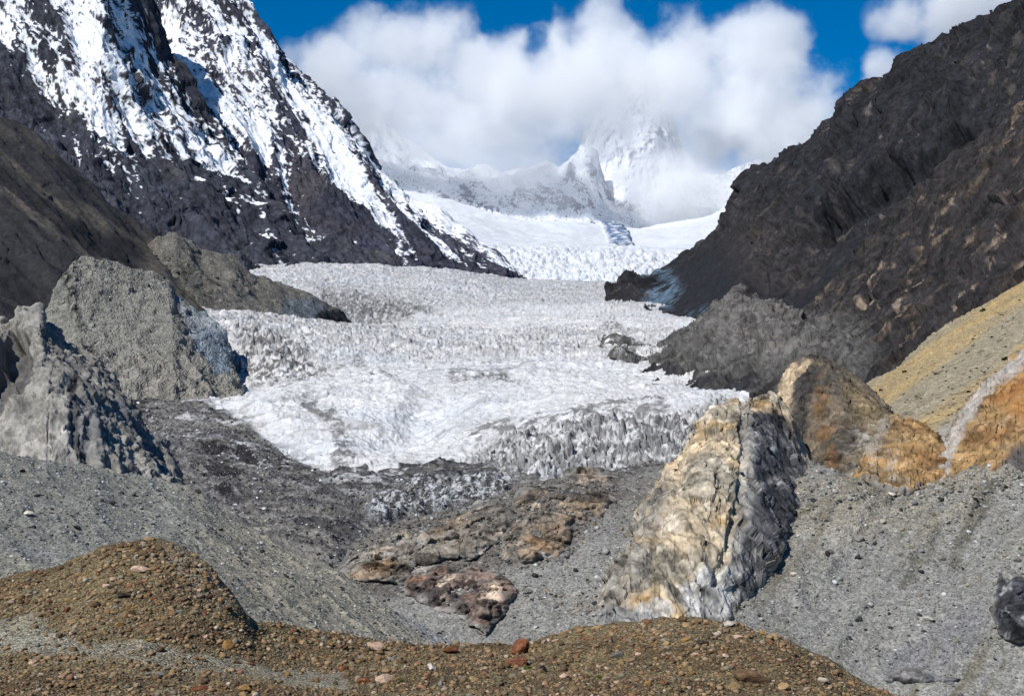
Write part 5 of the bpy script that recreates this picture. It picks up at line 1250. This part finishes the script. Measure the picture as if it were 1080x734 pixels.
for px, py, w_, lab in [(557,703,13,'bright green cushion plant right of the low rust-red boulder'), (633,713,11,'olive cushion plant right of the brown cobble'), (398,683,8,'olive tuft on the crest behind the pale pink slab'), (422,717,9,'olive tuft beside the pinkish block'), (533,697,8,'olive tuft left of the low rust-red boulder')]:
    plant(MOSS, L_md, px, py, w_, w_ * .5, 'cushion_plant', lab, 'plant', tmax=4)
# ------------------------------------------------------------------ clouds: real banks of cloud hanging on the peaks
def cloud(name, label, Y, depth, lobes, holes, dens, seed, grain=420.0, edge=.55, thresh=.0, tag_kind='stuff'):
    m2 = Y / FOC
    cs = [(bearing(np.array(a, float), np.array(b, float), np.array(float(Y + dy))), ra * m2, rb * m2, rd) for a, b, ra, rb, rd, dy in lobes]
    hs = [(bearing(np.array(a, float), np.array(b, float), np.array(float(Y + dy))), ra * m2, rb * m2, rd) for a, b, ra, rb, rd, dy in holes]
    lo = np.min([c - np.array([a, d, b]) * 1.15 for c, a, b, d in cs], 0); hi = np.max([c + np.array([a, d, b]) * 1.15 for c, a, b, d in cs], 0)
    mid = (lo + hi) / 2; hf = (hi - lo) / 2
    me = bpy.data.meshes.new(name)
    bm = bmesh.new(); bmesh.ops.create_cube(bm, size=2)
    for v in bm.verts: v.co = (v.co.x * hf[0], v.co.y * hf[1], v.co.z * hf[2])
    bm.to_mesh(me); bm.free()
    o = bpy.data.objects.new(name, me); C.objects.link(o); o.location = mid
    m = bpy.data.materials.new(name + '_vapour'); m.use_nodes = True; nt = m.node_tree; N = nt.nodes; L = nt.links
    N.remove(N['Principled BSDF'])
    out = N['Material Output']
    pv = N.new('ShaderNodeVolumePrincipled'); pv.inputs['Color'].default_value = (1, 1, 1, 1); pv.inputs['Anisotropy'].default_value = -.3
    L.new(pv.outputs[0], out.inputs['Volume'])
    tc = N.new('ShaderNodeTexCoord')
    def math_(op, a, b):
        n = N.new('ShaderNodeMath'); n.operation = op
        for k, s in enumerate((a, b)):
            if isinstance(s, (int, float)): n.inputs[k].default_value = s
            else: L.new(s, n.inputs[k])
        return n.outputs[0]
    def lobe(c, a, b, d):
        s = N.new('ShaderNodeVectorMath'); s.operation = 'SUBTRACT'; L.new(tc.outputs['Object'], s.inputs[0]); s.inputs[1].default_value = tuple(c - mid)
        q = N.new('ShaderNodeVectorMath'); q.operation = 'DIVIDE'; L.new(s.outputs[0], q.inputs[0]); q.inputs[1].default_value = (a, d, b)
        l = N.new('ShaderNodeVectorMath'); l.operation = 'LENGTH'; L.new(q.outputs[0], l.inputs[0])
        return math_('SUBTRACT', 1.0, l.outputs['Value'])
    f = None
    for c in cs:
        v = lobe(*c); f = v if f is None else math_('SMOOTH_MAX', f, v)
        if f is not v: f.node.inputs[2].default_value = .15
    for c in hs:
        v = math_('MULTIPLY', math_('MAXIMUM', lobe(*c), 0.0), 1.6); f = math_('SUBTRACT', f, v)
    nz = N.new('ShaderNodeTexNoise'); nz.inputs['Scale'].default_value = 1 / grain; nz.inputs['Detail'].default_value = 8; nz.inputs['Roughness'].default_value = .66
    mp = N.new('ShaderNodeMapping'); mp.inputs['Location'].default_value = (seed * 517., seed * 211., 0); L.new(tc.outputs['Object'], mp.inputs['Vector']); L.new(mp.outputs[0], nz.inputs['Vector'])
    nn = math_('MULTIPLY', math_('SUBTRACT', nz.outputs['Fac'], .5), 2.5)
    g = math_('ADD', f, nn)
    mr = N.new('ShaderNodeMapRange'); mr.interpolation_type = 'SMOOTHSTEP'; mr.inputs['From Min'].default_value = thresh; mr.inputs['From Max'].default_value = thresh + edge
    mr.inputs['To Max'].default_value = dens; L.new(g, mr.inputs['Value'])
    # nothing outside the lobes, so no box edge shows
    fade = N.new('ShaderNodeMapRange'); fade.inputs['From Min'].default_value = -.12; fade.inputs['From Max'].default_value = .12; L.new(f, fade.inputs['Value'])
    L.new(math_('MULTIPLY', mr.outputs['Result'], fade.outputs['Result']), pv.inputs['Density'])
    me.materials.append(m)
    m.cycles.volume_step_rate = .6
    tag(o, label, 'cloud', tag_kind)
    return o
cloud('cloud', 'broad white cloud bank covering the peaks at the head of the valley', 9600, 600,
      [(600,86,255,88,700,0), (410,112,120,70,500,100), (430,45,110,45,450,200), (800,115,105,105,700,0), (800,45,70,42,450,100), (715,195,80,62,420,-100), (500,140,200,48,450,100), (640,30,60,40,400,200), (545,168,110,34,350,100), (420,150,70,40,400,100), (735,165,70,45,400,0), (345,75,60,45,400,0)],
      [(545,22,42,40,800,200), (566,66,24,30,800,200), (700,10,50,28,600,200)], .0045, 1, edge=.52, thresh=.08)
cloud('mist', 'thin mist veiling the far peaks under the cloud bank', 9500, 500, [(560,185,190,52,420,0), (715,205,85,55,420,-100)], [], .0010, 3, edge=.9, thresh=-.15, grain=700.)
cloud('cloud', 'white cloud behind the ridge of the dark mountain at upper right', 9600, 500,
      [(1040,15,120,45,450,0), (932,72,34,28,300,0), (950,28,40,25,250,0)], [], .0045, 2)
